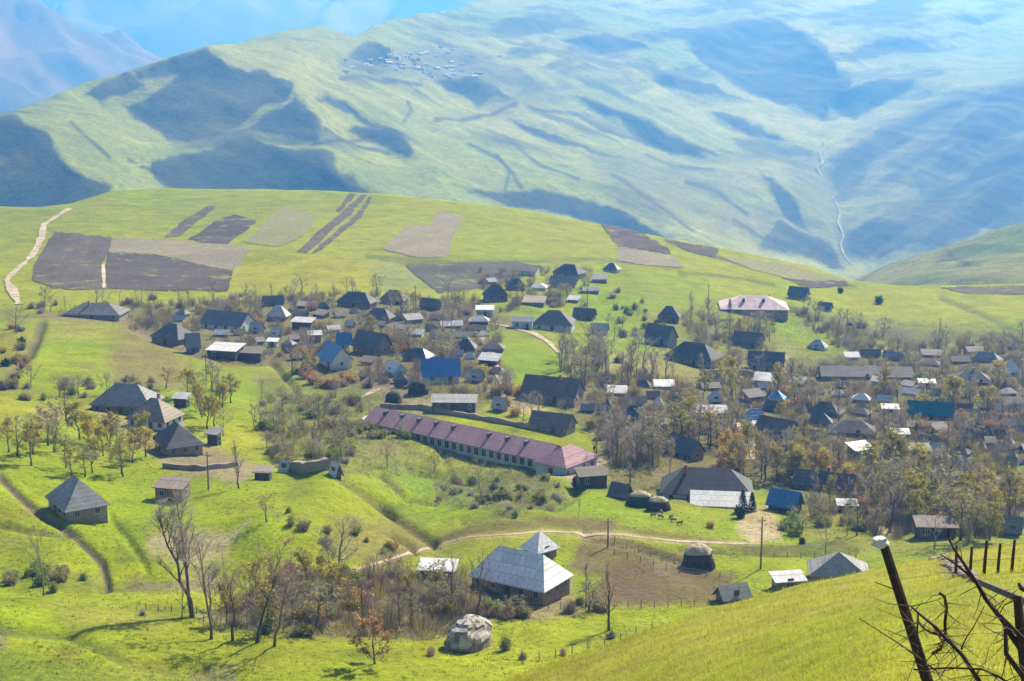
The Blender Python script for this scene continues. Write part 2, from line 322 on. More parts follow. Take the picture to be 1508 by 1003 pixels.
PAINT = [
 ('p', [(-260,290),(1770,290),(1770,440),(900,420),(700,440),(-260,450)], (0.330,0.375,0.020), 14, 0.75),
 ('p', [(-10,300),(95,300),(150,282),(560,284),(560,300),(300,330),(0,360)], (0.22,0.29,0.035), 12, 0.6),
 ('p', [(300,380),(600,380),(700,430),(600,440),(330,440)], (0.40,0.40,0.02), 14, 0.6),
 ('p', [(540,390),(600,385),(640,430),(560,430)], (0.28,0.33,0.12), 8, 0.7),
 ('p', [(-260,452),(60,462),(300,448),(700,440),(760,470),(745,560),(700,612),(520,600),(430,545),(300,530),(200,488),(60,470),(-260,480)], MIXED, 8, 0.82),
 ('p', [(1060,545),(1250,520),(1770,515),(1770,760),(1508,760),(1180,750),(1090,700),(1080,740),(900,730),(880,640),(800,600),(830,560)], MIXED, 10, 0.80),
 ('p', [(940,455),(1060,450),(1060,470),(1250,460),(1508,490),(1508,520),(1250,540),(1000,540),(950,500)], (0.2,0.21,0.07), 10, 0.6),
 ('p', [(690,476),(800,490),(830,530),(840,560),(760,560),(730,520)], BRIGHT, 5, 0.95),
 ('p', [(870,405),(1040,410),(1040,440),(960,455),(900,470),(880,450)], BRIGHT, 6, 0.85),
 ('p', [(890,440),(950,480),(960,520),(880,520),(850,500)], BRIGHT, 6, 0.85),
 ('p', [(1120,470),(1250,490),(1262,520),(1200,520),(1130,485)], BRIGHT, 5, 0.9),
 ('p', [(1240,430),(1508,440),(1508,470),(1400,480),(1250,460)], YEL, 6, 0.9),
 ('p', [(180,480),(250,500),(285,550),(270,580),(180,570),(160,530)], OLIVE, 12, 0.9),
 ('p', [(70,470),(180,480),(160,505),(70,500)], (0.33,0.33,0.07), 8, 0.7),
 ('p', [(280,530),(400,540),(425,590),(300,590)], BRIGHT, 6, 0.95),
 ('p', [(-20,480),(60,480),(40,540),(-20,560)], (0.30,0.27,0.05), 8, 0.7),
 ('p', [(870,525),(985,520),(1075,575),(960,572),(870,545)], (0.38,0.35,0.14), 9, 0.75),
 ('p', [(890,560),(1090,580),(1090,600),(890,600)], (0.2,0.19,0.09), 9, 0.6),
 ('p', [(1095,748),(1145,748),(1152,790),(1110,800),(1088,775)], SAND, 5, 0.95),
 ('p', [(820,695),(890,668),(896,700),(850,712),(795,698)], SAND, 5, 0.85),
 ('p', [(905,835),(985,828),(1085,850),(1060,888),(930,896),(845,890)], (0.175,0.118,0.078), 6, 0.95),
 ('p', [(850,800),(890,795),(990,832),(900,850),(840,835)], (0.14,0.10,0.07), 6, 0.9),
 ('p', [(800,845),(845,840),(850,900),(780,905),(700,890)], (0.36,0.27,0.18), 6, 0.85),
 ('l', [(560,832),(620,808),(700,780),(800,771),(900,776)], (0.135,0.095,0.065), 8, 0.95),
 ('l', [(860,790),(930,803),(1000,824)], (0.15,0.11,0.075), 8, 0.9), ('l', [(900,777),(1000,789),(1110,806),(1250,803)], (0.15,0.12,0.07), 4, 0.8),
 ('l', [(480,850),(540,835),(620,812),(690,792),(800,785),(900,787),(1000,798),(1120,798)], SAND, 2.6, 0.9),
 ('l', [(1000,808),(1150,815),(1260,812)], BROWN, 4, 0.6),
 ('l', [(0,700),(60,760),(110,790),(150,830),(158,856)], (0.2,0.16,0.12), 5, 0.9),
 ('l', [(-20,770),(40,785),(100,790)], (0.17,0.15,0.08), 3, 0.7),
 ('p', [(150,862),(215,843),(310,830),(320,866),(250,868),(150,870)], (0.2,0.165,0.115), 5, 0.85),
 ('p', [(215,790),(280,783),(345,790),(330,820),(280,832),(215,815)], STRAW, 9, 0.9),
 ('l', [(330,800),(370,770)], STRAW, 3, 0.8),
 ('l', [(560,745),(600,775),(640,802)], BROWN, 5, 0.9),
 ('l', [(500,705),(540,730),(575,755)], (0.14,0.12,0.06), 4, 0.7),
 ('p', [(500,765),(600,770),(640,800),(560,830),(480,820)], (0.21,0.185,0.07), 10, 0.75),
 ('p', [(500,640),(800,690),(840,740),(700,750),(560,700)], (0.22,0.29,0.04), 10, 0.6),
 ('p', [(640,700),(780,690),(850,725),(760,750),(660,745)], (0.17,0.22,0.05), 10, 0.7),
 ('p', [(585,690),(700,700),(720,740),(600,720)], (0.17,0.32,0.03), 6, 0.8),
 ('p', [(380,560),(540,560),(640,610),(600,690),(480,690),(380,660)], (0.19,0.24,0.06), 12, 0.7),
 ('p', [(130,600),(300,655),(385,690),(350,712),(260,700),(200,650)], (0.33,0.26,0.19), 6, 0.95),
 ('p', [(50,603),(100,598),(105,622),(60,625)], STRAW, 7, 0.8),
 ('l', [(62,480),(45,520),(10,555)], (0.13,0.105,0.08), 7, 0.9),
 ('p', [(0,540),(0,580),(130,580),(230,560),(240,590),(120,600)], (0.15,0.16,0.06), 6, 0.5),
 ('p', [(330,930),(300,905),(420,840),(680,840),(740,880),(880,880),(890,905),(720,912),(640,942),(430,940)], (0.21,0.19,0.08), 8, 0.75),
 ('p', [(285,900),(440,905),(450,925),(290,918)], (0.36,0.31,0.2), 5, 0.7),
 ('p', [(700,885),(830,890),(860,905),(720,915)], (0.37,0.31,0.17), 5, 0.7),
 ('p', [(1180,745),(1508,770),(1508,820),(1300,820),(1180,800)], (0.25,0.25,0.07), 8, 0.6),
 ('p', [(1255,755),(1320,762),(1320,785),(1260,780)], SAND, 5, 0.7),
 ('l', [(1000,398),(870,383),(660,386),(540,378)], (0.12,0.15,0.06), 3, 0.7),
 ('l', [(980,352),(1090,390),(1180,410),(1260,422)], (0.12,0.13,0.07), 3, 0.75),
 ('l', [(1000,405),(1080,410),(1140,420)], (0.10,0.11,0.05), 2.5, 0.7),
 ('l', [(1385,440),(1440,462),(1500,490),(1600,520)], (0.13,0.15,0.08), 4, 0.7),
 ('p', [(0,960),(180,980),(300,1003),(300,1050),(-100,1050),(-100,960)], (0.16,0.26,0.03), 10, 0.7),
 ('l', [(0,928),(100,937),(180,975),(260,992)], (0.10,0.14,0.04), 5, 0.6),
 ('p', [(-30,915),(12,925),(14,960),(-30,965)], GREY, 5, 0.6),
 ('p', [(275,985),(345,985),(355,1010),(270,1010)], GREY, 5, 0.6),
 ('p', [(40,860),(130,835),(180,860),(120,872)], (0.11,0.12,0.06), 6, 0.5),
 ('p', [(60,885),(260,885),(250,930),(100,930)], (0.29,0.30,0.06), 10, 0.6),
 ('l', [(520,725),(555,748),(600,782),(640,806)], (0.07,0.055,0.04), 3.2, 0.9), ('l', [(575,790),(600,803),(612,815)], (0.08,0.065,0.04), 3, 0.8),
 ('l', [(560,700),(600,735),(640,742),(665,700)], (0.15,0.13,0.06), 3, 0.7), ('l', [(640,712),(700,722),(740,728)], (0.14,0.12,0.06), 3, 0.7), ('l', [(680,770),(740,760),(790,765)], (0.13,0.15,0.05), 4, 0.6),
 ('l', [(250,480),(330,535),(400,535),(425,560),(450,600)], (0.16,0.12,0.09), 3, 0.8), ('l', [(280,530),(282,560),(270,575)], (0.14,0.15,0.06), 3, 0.7),
 ('l', [(190,480),(240,503),(290,520),(310,530)], (0.33,0.25,0.17), 4, 0.8), ('l', [(60,466),(190,474),(230,498)], (0.3,0.24,0.15), 4, 0.7),
 ('p', [(540,535),(575,545),(600,585),(560,580),(530,560)], (0.34,0.27,0.19), 6, 0.8), ('p', [(590,590),(690,585),(700,610),(610,612)], (0.42,0.36,0.24), 5, 0.7),
 ('p', [(730,575),(770,585),(800,610),(745,605)], SAND, 6, 0.8), ('p', [(1060,545),(1110,540),(1125,555),(1060,560)], SAND, 5, 0.8), ('p', [(1140,515),(1165,520),(1165,540),(1145,540)], STRAW, 5, 0.6),
 ('p', [(1350,660),(1440,640),(1460,680),(1400,700)], (0.20,0.30,0.05), 7, 0.85), ('p', [(1450,640),(1520,640),(1520,700),(1470,690)], (0.20,0.30,0.06), 7, 0.7), ('p', [(1190,560),(1240,570),(1230,590),(1180,585)], (0.22,0.27,0.05), 6, 0.7),
 ('p', [(915,640),(960,660),(950,700),(900,690)], (0.25,0.27,0.06), 7, 0.6), ('p', [(1290,480),(1340,485),(1400,505),(1320,505)], (0.14,0.13,0.09), 6, 0.6),
 ('l', [(1150,450),(1250,478),(1350,500),(1508,495)], (0.13,0.12,0.08), 5, 0.7), ('l', [(560,385),(640,390)], (0.14,0.17,0.05), 3, 0.7), ('l', [(900,800),(960,815),(1010,836)], (0.2,0.2,0.07), 2.5, 0.6),
 ('p', [(0,770),(60,800),(120,860),(0,850)], (0.26,0.33,0.02), 8, 0.6), ('p', [(160,760),(230,770),(210,830),(170,830)], (0.19,0.27,0.02), 8, 0.6), ('p', [(450,700),(520,720),(560,770),(480,760),(440,730)], (0.30,0.37,0.01), 8, 0.8),
]
for q_ in range(60):                                   # bare scrapes, cattle-worn spots and rank grass
    x, y = random.uniform(-100, 1500), random.uniform(480, 1000); r1 = random.uniform(8, 34); r2 = r1*random.uniform(0.18, 0.35)
    PAINT.append(('p', [(x+r1*math.cos(a_)*random.uniform(.7,1.2), y+r2*math.sin(a_)*random.uniform(.7,1.2)) for a_ in np.linspace(0, 5.6, 9)], random.choice((OLIVE, (0.15,0.22,0.02), (0.13,0.19,0.03), (0.27,0.25,0.06), DIRT)), 5, random.uniform(0.35, 0.7)))
tone = paint(near.PX, near.PY, base, PAINT)
M_ground = mat_ground('meadow', 0.018, 0.11, 0.9, 1.0, (0.36,0.31,0.05), 0.5, 0.44)
near.build('village_ground', M_ground, tone, back=(8, 260.0, 190.0))

# ---- the meadow slope the photographer stands on -------------------------
slope = Layer(np.r_[np.arange(540, 1801, 6.0), np.arange(1830, 4200, 30.0)], [(540,1110),(640,1055),(700,1025),(760,1000),(860,960),(940,932),(1030,902),(1100,884),(1180,863),(1300,839),(1380,823),(1430,809),(1508,801),(1800,792),(4200,740)], 1400.0, 110)
tc = np.interp(slope.pxs, [540,760,1000,1300,1500,1800], [60,62,66,70,74,80])
tb = np.interp(slope.pxs, [540,760,1000,1300,1800], [34,24,14,9,8.5])
wc, wb = 1/tc, 1/tb
slope.set_t(1/(wc[:,None]+(wb-wc)[:,None]*slope.s[None]))
slope.P[...,2] += 0.10*fbm(slope.P[...,0], slope.P[...,1], 7, 3, 31)
k = np.clip(0.5+0.7*fbm(slope.P[...,0], slope.P[...,1], 9, 4, 33), 0, 1)[...,None]
tone = np.array((0.29,0.37,0.025))*(1-k)+np.array((0.40,0.39,0.05))*k
tone = paint(slope.PX, slope.PY, tone, [('l', [(760,1012),(860,975),(960,925)], (0.14,0.16,0.04), 5, 0.6), ('l', [(790,1020),(930,948)], (0.14,0.18,0.04), 3, 0.5), ('p', [(1370,815),(1395,815),(1440,850),(1400,850)], GREY, 6, 0.6)])
foot = np.stack([slope.P[:,-1,0]*0.8+1.0, np.full(len(slope.pxs), -6.0), np.full(len(slope.pxs), CAM[2]-1.6)], 1)
M_slope = mat_ground('slope_meadow', 0.12, 0.7, 6.0, 0.95, (0.36,0.31,0.09), 0.08, 0.6)
slope.build('grassy_slope', M_slope, tone, back=(8, 40.0, 46.0), foot=foot)

# ---- the great hill across the valley ------------------------------------
GS = 5.0
gx_ = np.arange(-240, 1761, GS); gy_ = np.arange(-60, 481, 4.0)
PXg, PYg = np.meshgrid(gx_, gy_, indexing='ij')
U0C = [(-240,330,1500),(0,330,1500),(400,300,1750),(700,315,1750),(1000,380,1950),(1240,410,2350),(1508,440,1800),(1760,440,1500),
 (-240,240,2300),(0,172,2350),(150,110,2500),(300,75,2600),(470,38,3500),(620,100,3500),(650,25,4600),(900,100,4200),(850,250,2650),(1100,250,3100),(1240,230,3900),
 (1150,30,5200),(1450,60,6200),(1400,200,4300),(1508,300,2300),(1350,405,1900),(1000,0,7200),(1508,0,9000),(1760,0,8000),(1760,250,2200),(1000,150,4000),(600,200,2700),(1240,330,3000),(-240,470,1000),(600,470,1050),(1100,470,1200),(1500,470,1300),(600,-60,8000),(0,-60,4500)]
u0 = RBF([(a,b) for a,b,t in U0C], [math.log(t) for a,b,t in U0C], 1e-2)(PXg, PYg)
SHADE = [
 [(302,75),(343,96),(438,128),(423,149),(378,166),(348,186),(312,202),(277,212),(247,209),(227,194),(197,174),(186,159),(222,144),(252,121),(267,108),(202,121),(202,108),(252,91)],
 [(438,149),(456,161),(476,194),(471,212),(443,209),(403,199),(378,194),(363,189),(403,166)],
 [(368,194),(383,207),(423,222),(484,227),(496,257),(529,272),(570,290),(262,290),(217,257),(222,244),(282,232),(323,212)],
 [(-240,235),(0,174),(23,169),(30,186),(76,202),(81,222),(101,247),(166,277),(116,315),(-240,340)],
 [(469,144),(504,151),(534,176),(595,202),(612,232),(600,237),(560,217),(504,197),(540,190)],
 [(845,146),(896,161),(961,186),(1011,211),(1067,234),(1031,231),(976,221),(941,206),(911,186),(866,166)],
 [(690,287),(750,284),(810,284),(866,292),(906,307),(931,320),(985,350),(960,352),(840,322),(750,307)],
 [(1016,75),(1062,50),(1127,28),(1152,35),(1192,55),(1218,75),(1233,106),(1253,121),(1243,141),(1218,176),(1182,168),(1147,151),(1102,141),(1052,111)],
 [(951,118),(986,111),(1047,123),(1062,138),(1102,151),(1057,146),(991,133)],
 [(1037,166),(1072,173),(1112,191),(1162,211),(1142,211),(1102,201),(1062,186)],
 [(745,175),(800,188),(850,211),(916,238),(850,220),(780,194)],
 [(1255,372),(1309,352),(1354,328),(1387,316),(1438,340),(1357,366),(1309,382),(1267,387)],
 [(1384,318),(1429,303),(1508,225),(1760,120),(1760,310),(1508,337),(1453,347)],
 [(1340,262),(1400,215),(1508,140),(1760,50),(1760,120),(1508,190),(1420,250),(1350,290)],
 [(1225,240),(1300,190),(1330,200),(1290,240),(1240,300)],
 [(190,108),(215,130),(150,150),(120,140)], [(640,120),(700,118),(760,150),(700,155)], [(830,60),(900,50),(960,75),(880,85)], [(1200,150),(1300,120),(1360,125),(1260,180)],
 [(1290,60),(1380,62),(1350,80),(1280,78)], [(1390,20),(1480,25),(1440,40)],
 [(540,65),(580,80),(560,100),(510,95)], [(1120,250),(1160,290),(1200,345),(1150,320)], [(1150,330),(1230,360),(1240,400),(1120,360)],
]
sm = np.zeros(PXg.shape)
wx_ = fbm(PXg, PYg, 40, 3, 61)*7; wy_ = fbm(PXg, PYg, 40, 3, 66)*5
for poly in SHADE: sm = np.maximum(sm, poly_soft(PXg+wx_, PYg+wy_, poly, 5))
half = poly_soft(PXg, PYg, [(1215,250),(1300,185),(1400,148),(1508,125),(1760,60),(1760,330),(1508,340),(1400,368),(1300,392),(1245,385)], 14)
n1 = fbm(PXg*0.9, PYg*2.2+PXg*0.25, 170, 4, 71); n2 = fbm(PXg*0.8, PYg*2.6+PXg*0.3, 150, 4, 77)
farf = np.clip((170-PYg)/120, 0, 1)*np.clip((PXg-640)/160, 0, 1)
n1 = n1*(1-farf)+farf*1.5*fbm(PXg*0.5, PYg*2.6+PXg*0.12, 90, 4, 73); n2 = n2*(1-farf)+farf*1.7*fbm(PXg*0.5, PYg*2.6+PXg*0.12, 80, 4, 79)
nst = fbm((PXg*0.85-PYg*0.53)*0.16, PXg*0.53+PYg*0.85, 26, 3, 171)
nl = np.stack([0.14+0.26*n1, -0.20+0.18*n2, np.ones_like(n1)], -1)
nh = np.stack([-0.52+0.42*nst, -0.46+0.42*nst, np.ones_like(n1)*0.85], -1)
nsd = np.broadcast_to(np.array([-0.56, -0.72, 0.56]), nl.shape)
nrm = nl*(1-half)[...,None]+nh*half[...,None]
nrm = nrm*(1-sm)[...,None]+nsd*sm[...,None]
nrm /= np.linalg.norm(nrm, axis=-1)[...,None]
d = rays(PXg, PYg); nd = np.minimum((nrm*d).sum(-1), -0.10)
gX = -(nrm @ (rgt/F))/nd*GS; gY = -(nrm @ (-upv/F))/nd*4.0
gX = np.clip(gX, -0.012, 0.012); gY = np.clip(gY, -0.03, -0.001)
wt = 1+2.5*sm; wX = (wt[1:]+wt[:-1])/2; wY = (wt[:,1:]+wt[:,:-1])/2
tX = (gX[1:]+gX[:-1])/2; tY = (gY[:,1:]+gY[:,:-1])/2
lam = 6e-4
def Aop(u):
    ax = wX*(u[1:]-u[:-1]); ay = wY*(u[:,1:]-u[:,:-1]); r = lam*u
    r[1:] += ax; r[:-1] -= ax; r[:,1:] += ay; r[:,:-1] -= ay
    return r
rhs = lam*u0; ax = wX*tX; ay = wY*tY
rhs[1:] += ax; rhs[:-1] -= ax; rhs[:,1:] += ay; rhs[:,:-1] -= ay
u = u0.copy(); r_ = rhs-Aop(u); p_ = r_.copy(); rs = (r_*r_).sum()
for it in range(700):
    Ap = Aop(p_); al = rs/(p_*Ap).sum(); u += al*p_; r_ -= al*Ap; rn = (r_*r_).sum()
    if rn < 1e-12: break
    p_ = r_+rn/rs*p_; rs = rn
CREST_H = [(-240,240),(0,171),(60,152),(120,124),(200,104),(300,74),(345,65),(400,56),(430,46),(470,38),(500,46),(520,54),(550,40),(580,28),(620,24),(660,18),(700,6),(740,-20),(800,-55),(1760,-55)]
hpx = np.arange(-240, 1761, 3.0)
hill = Layer(hpx, CREST_H, 470.0, 230)
ti = np.empty(hill.PX.shape)
for i, x in enumerate(hpx):
    q = min((x+240)/GS, len(gx_)-1.001); i0 = int(q); ti[i] = np.interp(hill.PY[i], gy_, u[i0]*(1-q+i0)+u[i0+1]*(q-i0))
hill.set_t(np.exp(ti))
hx, hy = hill.P[...,0], hill.P[...,1]
rough_h = np.clip(hill.T/3000, 0.6, 2.0)
gul = 1-np.abs(fbm(hx+0.4*hy, hy-0.3*hx, 260, 4, 91))*1.4
hill.P[...,2] += (fbm(hx, hy, 130, 5, 81)*3.0 + gul*5.0 + (1-np.abs(fbm(hx*1.0+hy*0.6, hy*0.35, 90, 4, 85))*1.4)*3.5)*np.minimum(rough_h, 1.2)
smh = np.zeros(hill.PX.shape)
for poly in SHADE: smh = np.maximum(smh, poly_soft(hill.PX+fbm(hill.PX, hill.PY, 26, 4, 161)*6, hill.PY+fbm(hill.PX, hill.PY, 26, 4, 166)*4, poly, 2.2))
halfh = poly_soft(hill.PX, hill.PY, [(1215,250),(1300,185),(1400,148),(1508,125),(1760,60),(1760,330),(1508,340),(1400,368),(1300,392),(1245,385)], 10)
k = np.clip(0.5+0.6*fbm(hx, hy, 420, 4, 95), 0, 1)[...,None]
base = np.array((0.20,0.275,0.02))*(1-k)+np.array((0.36,0.37,0.05))*k
HP = [('p', [(520,78),(620,72),(720,88),(790,125),(720,118),(640,118),(540,118),(500,100)], (0.14,0.15,0.10), 10, 0.75),
 ('p', [(700,110),(840,120),(850,145),(760,150)], (0.14,0.16,0.09), 10, 0.6),
 ('p', [(870,230),(1000,240),(1100,300),(1200,340),(1150,370),(1000,330),(900,290)], (0.12,0.12,0.06), 14, 0.5),
 ('p', [(1080,240),(1150,265),(1100,290),(1000,275),(940,240)], (0.24,0.25,0.07), 10, 0.6),
 ('p', [(1260,420),(1300,390),(1420,360),(1508,340),(1760,330),(1760,430)], (0.16,0.22,0.04), 8, 0.7),
 ('p', [(1150,230),(1215,240),(1255,380),(1220,390),(1170,300)], (0.12,0.12,0.07), 10, 0.6)]
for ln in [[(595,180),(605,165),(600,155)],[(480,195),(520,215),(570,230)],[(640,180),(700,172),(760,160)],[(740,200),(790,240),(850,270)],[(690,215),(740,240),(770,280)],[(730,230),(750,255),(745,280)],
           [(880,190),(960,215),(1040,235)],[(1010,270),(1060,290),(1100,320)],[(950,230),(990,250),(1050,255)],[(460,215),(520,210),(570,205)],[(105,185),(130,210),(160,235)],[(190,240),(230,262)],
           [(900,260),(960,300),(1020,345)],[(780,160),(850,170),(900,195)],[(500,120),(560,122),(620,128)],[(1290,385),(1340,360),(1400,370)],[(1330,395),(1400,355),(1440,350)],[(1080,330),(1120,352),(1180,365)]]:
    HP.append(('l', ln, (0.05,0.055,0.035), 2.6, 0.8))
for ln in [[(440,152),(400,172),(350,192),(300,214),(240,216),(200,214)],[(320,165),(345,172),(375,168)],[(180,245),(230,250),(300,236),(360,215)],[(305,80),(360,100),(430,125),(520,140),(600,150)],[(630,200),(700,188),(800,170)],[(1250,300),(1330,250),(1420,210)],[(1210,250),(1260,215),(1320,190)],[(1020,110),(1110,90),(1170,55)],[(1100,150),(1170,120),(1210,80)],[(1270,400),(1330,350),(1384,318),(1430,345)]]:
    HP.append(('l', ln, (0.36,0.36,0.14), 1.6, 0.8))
tone = paint(hill.PX, hill.PY, base, HP, 8)
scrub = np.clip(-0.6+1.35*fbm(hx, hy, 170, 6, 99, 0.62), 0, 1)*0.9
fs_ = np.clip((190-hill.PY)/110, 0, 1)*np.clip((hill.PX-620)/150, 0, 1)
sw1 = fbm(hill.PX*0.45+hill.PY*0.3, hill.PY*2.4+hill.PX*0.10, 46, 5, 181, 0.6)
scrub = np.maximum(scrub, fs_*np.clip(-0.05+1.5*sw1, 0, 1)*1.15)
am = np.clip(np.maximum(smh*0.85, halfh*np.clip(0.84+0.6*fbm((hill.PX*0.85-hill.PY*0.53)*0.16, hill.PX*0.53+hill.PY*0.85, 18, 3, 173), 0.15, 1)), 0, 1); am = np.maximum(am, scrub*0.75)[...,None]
tone = tone*(1-am)+np.array((0.030,0.032,0.020))*am  # paints shade of the steep faces and valley slope into the tone, with scrub
M_hill = mat_ground('hillside', 0.0035, 0.02, 0.11, 1.0, (0.33,0.31,0.08), 3.0, 0.3)
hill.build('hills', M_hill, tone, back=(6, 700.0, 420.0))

# ---- the green spur beyond the brow
spur = Layer(np.arange(1215, 1801, 4.0), [(1215,432),(1255,411),(1300,391),(1357,369),(1438,349),(1508,336),(1800,300)], 470.0, 60)
spur.set_t(1/(1/1500+(1/980-1/1500)*spur.s[None]**0.9)*np.ones_like(spur.PX)*(1+0.12*(spur.PX-1500)/500*-1))
sx_, sy_ = spur.P[...,0], spur.P[...,1]
spur.P[...,2] += fbm(sx_, sy_, 90, 4, 141)*5+(1-np.abs(fbm(sx_+sy_*0.4, sy_*0.5, 70, 3, 145))*1.4)*3
k = np.clip(0.5+0.9*fbm(sx_, sy_, 60, 5, 147), 0, 1)[...,None]
tone = np.array((0.15,0.22,0.025))*(1-k)+np.array((0.30,0.31,0.06))*k
sc_ = np.clip(0.1+1.4*fbm(sx_, sy_, 55, 5, 149), 0, 1)*poly_soft(spur.PX, spur.PY, [(1240,420),(1300,380),(1400,345),(1460,350),(1400,400),(1330,420)], 16)
sc_ = np.maximum(sc_, np.clip(1.4-seg_dist(spur.PX, spur.PY, [(1395,372),(1410,385),(1440,395)])/4, 0, 1))[...,None]*0.85
tone = tone*(1-sc_)+np.array((0.07,0.068,0.04))*sc_
spur.build('spur_hill', mat_ground('spur_meadow', 0.008, 0.05, 0.3, 1.1, (0.30,0.27,0.08), 1.5, 0.5), tone, back=(6, 320.0, 260.0))

# ---- mountains further off ------------------------------------------------
mt = Layer(np.arange(-260, 1771, 8.0), [(-260,-20),(0,8),(60,18),(130,42),(200,52),(250,72),(300,98),(350,120),(600,150),(1770,150)], 320.0, 60)
mt.set_t(4000+1700*(1-mt.s[None])**1.2*np.ones_like(mt.PX)+np.interp(mt.PX, [-260,300,700],[0,600,1500]))
mt.P[...,2] += 1.6*fbm(mt.P[...,0], mt.P[...,1], 300, 5, 101)*45+(1-np.abs(fbm(mt.P[...,0]+mt.P[...,1]*0.5, mt.P[...,1], 500, 4, 105))*1.5)*30
k = np.clip(0.5+0.8*fbm(mt.P[...,0], mt.P[...,1], 500, 4, 107), 0, 1)[...,None]
tone = np.array((0.22,0.14,0.08))*(1-k)+np.array((0.06,0.05,0.03))*k
M_mt = mat_ground('mountain_forest', 0.002, 0.01, 0.05, 0.6, (0.2,0.14,0.09), 6.0, 0.3)
mt.build('wooded_mountain', M_mt, tone, back=(5, 900.0, 500.0))
fm = Layer(np.arange(-300, 1801, 12.0), [(-300,-90),(0,-75),(250,-60),(420,-40),(560,-30),(700,-80),(1000,-110),(1800,-120)], 260.0, 60)
fm.set_t(7000+1800*(1-fm.s[None])**1.3*np.ones_like(fm.PX))
fx_, fy_ = fm.P[...,0], fm.P[...,1]
fm.P[...,2] += fbm(fx_, fy_, 500, 5, 111)*80+(1-np.abs(fbm(fx_*1.2-fy_*0.4, fy_*0.5, 700, 4, 115))*1.5)*150
k = np.clip(0.5+0.8*fbm(fx_, fy_, 900, 4, 117), 0, 1)[...,None]
tone = np.array((0.03,0.03,0.02))*(1-k)+np.array((0.16,0.14,0.07))*k
fm.build('far_mountains', M_mt, tone, back=(5, 1500.0, 900.0))

# ---- air ------------------------------------------------------------------
mb = MB(); mb.box(-9000, 9000, -300, 17500, -1700, 520)
hm = bpy.data.materials.new('air'); hm.use_nodes = True
ht = hm.node_tree; ht.nodes.clear()
pv = ht.nodes.new('ShaderNodeVolumePrincipled'); ou = ht.nodes.new('ShaderNodeOutputMaterial')
pv.inputs['Color'].default_value = (0.10, 0.37, 1.0, 1); pv.inputs['Density'].default_value = 1.8e-4
pv.inputs['Anisotropy'].default_value = 0.35; pv.inputs['Absorption Color'].default_value = (1, 1, 1, 1)
ht.links.new(pv.outputs[0], ou.inputs['Volume'])
haze = mb.build('haze', hm); haze['kind'] = 'stuff'; haze.display_type = 'WIRE'
# ------------------------------------------------------------------ draped fields, roads, river
def drape_poly(name, layer, poly, mat, dz, step=5.0):
    pts = []
    for (x1, y1), (x2, y2) in zip(poly, poly[1:]+poly[:1]):
        n = max(1, int(math.hypot(x2-x1, y2-y1)/step))
        for k in range(n):
            j = 1.1 if n > 1 and k else 0.0
            pts.append((x1+(x2-x1)*k/n+random.uniform(-j, j)*1.6, y1+(y2-y1)*k/n+random.uniform(-j, j)))
    nb = len(pts); xs = [p[0] for p in poly]; ys = [p[1] for p in poly]
    gx0 = np.arange(min(xs)+step/2, max(xs), step); gy0 = np.arange(min(ys)+2, max(ys), step*0.5)
    if len(gx0) and len(gy0):
        A, B = np.meshgrid(gx0, gy0); A = A.ravel(); B = B.ravel()
        ok = in_poly(A, B, poly) & (seg_dist(A, B, list(poly)+[poly[0]]) > step*0.3)
        pts += list(zip(A[ok], B[ok]))
    vs, es, fs, *_ = delaunay_2d_cdt([Vector(p) for p in pts], [], [list(range(nb))], 1, 1e-4)
    P = layer.at(np.array([v.x for v in vs]), np.array([v.y for v in vs]), dz)
    me = bpy.data.meshes.new(name); me.from_pydata([tuple(p) for p in P], [], [f if False else list(f) for f in fs])
    me.update()
    if sum(p.normal.z*p.area for p in me.polygons) < 0: me.flip_normals()
    me.materials.append(mat)
    o = link(name, me); o['kind'] = 'structure'; return o
def drape_strip(name, layer, line, width, mat, dz):
    """width in metres, line as photo positions on the layer"""
    p = []
    for (x1, y1), (x2, y2) in zip(line[:-1], line[1:]):
        n = max(1, int(math.hypot(x2-x1, y2-y1)/4))
        p += [(x1+(x2-x1)*k/n, y1+(y2-y1)*k/n) for k in range(n)]
    p.append(line[-1]); p = np.array(p)
    C = layer.at(p[:,0], p[:,1]); n = len(C)
    T = np.gradient(C, axis=0); T[:,2] = 0; T /= np.linalg.norm(T, axis=1)[:,None]+1e-9
    S = np.stack([-T[:,1], T[:,0], np.zeros(n)], 1)
    wv_ = width*(0.85+0.75*np.array([mnoise.noise((c[0]*0.1, c[1]*0.1, 3)) for c in C]))[:,None]
    vs = []; fs = []
    for off in (-0.5, 0.0, 0.5):
        q = C+S*wv_*off; vs.append(q)
    vs = np.stack(vs, 1)
    # settle the edges on the slope of the ground between neighbouring rows
    e = 2.0
    gx1 = layer.at(p[:,0]+e, p[:,1])-C; gy1 = layer.at(p[:,0], p[:,1]-e)-C
    nrm_ = np.cross(gx1, gy1); nrm_ /= np.linalg.norm(nrm_, axis=1)[:,None]
    nrm_ *= np.sign(nrm_[:,2:3])
    for k, off in enumerate((-0.5, 0.0, 0.5)):
        dxy = vs[:,k,:2]-C[:,:2]
        vs[:,k,2] = C[:,2]-(dxy*nrm_[:,:2]).sum(1)/np.maximum(nrm_[:,2], 0.2)+dz
    for i in range(n-1):
        for k in range(2): fs.append((i*3+k, i*3+k+1, (i+1)*3+k+1, (i+1)*3+k))
    me = bpy.data.meshes.new(name); me.from_pydata([tuple(q) for q in vs.reshape(-1, 3)], [], fs); me.update()
    if sum(q.normal.z for q in me.polygons) < 0: me.flip_normals()
    me.materials.append(mat); o = link(name, me); o['kind'] = 'structure'; return o

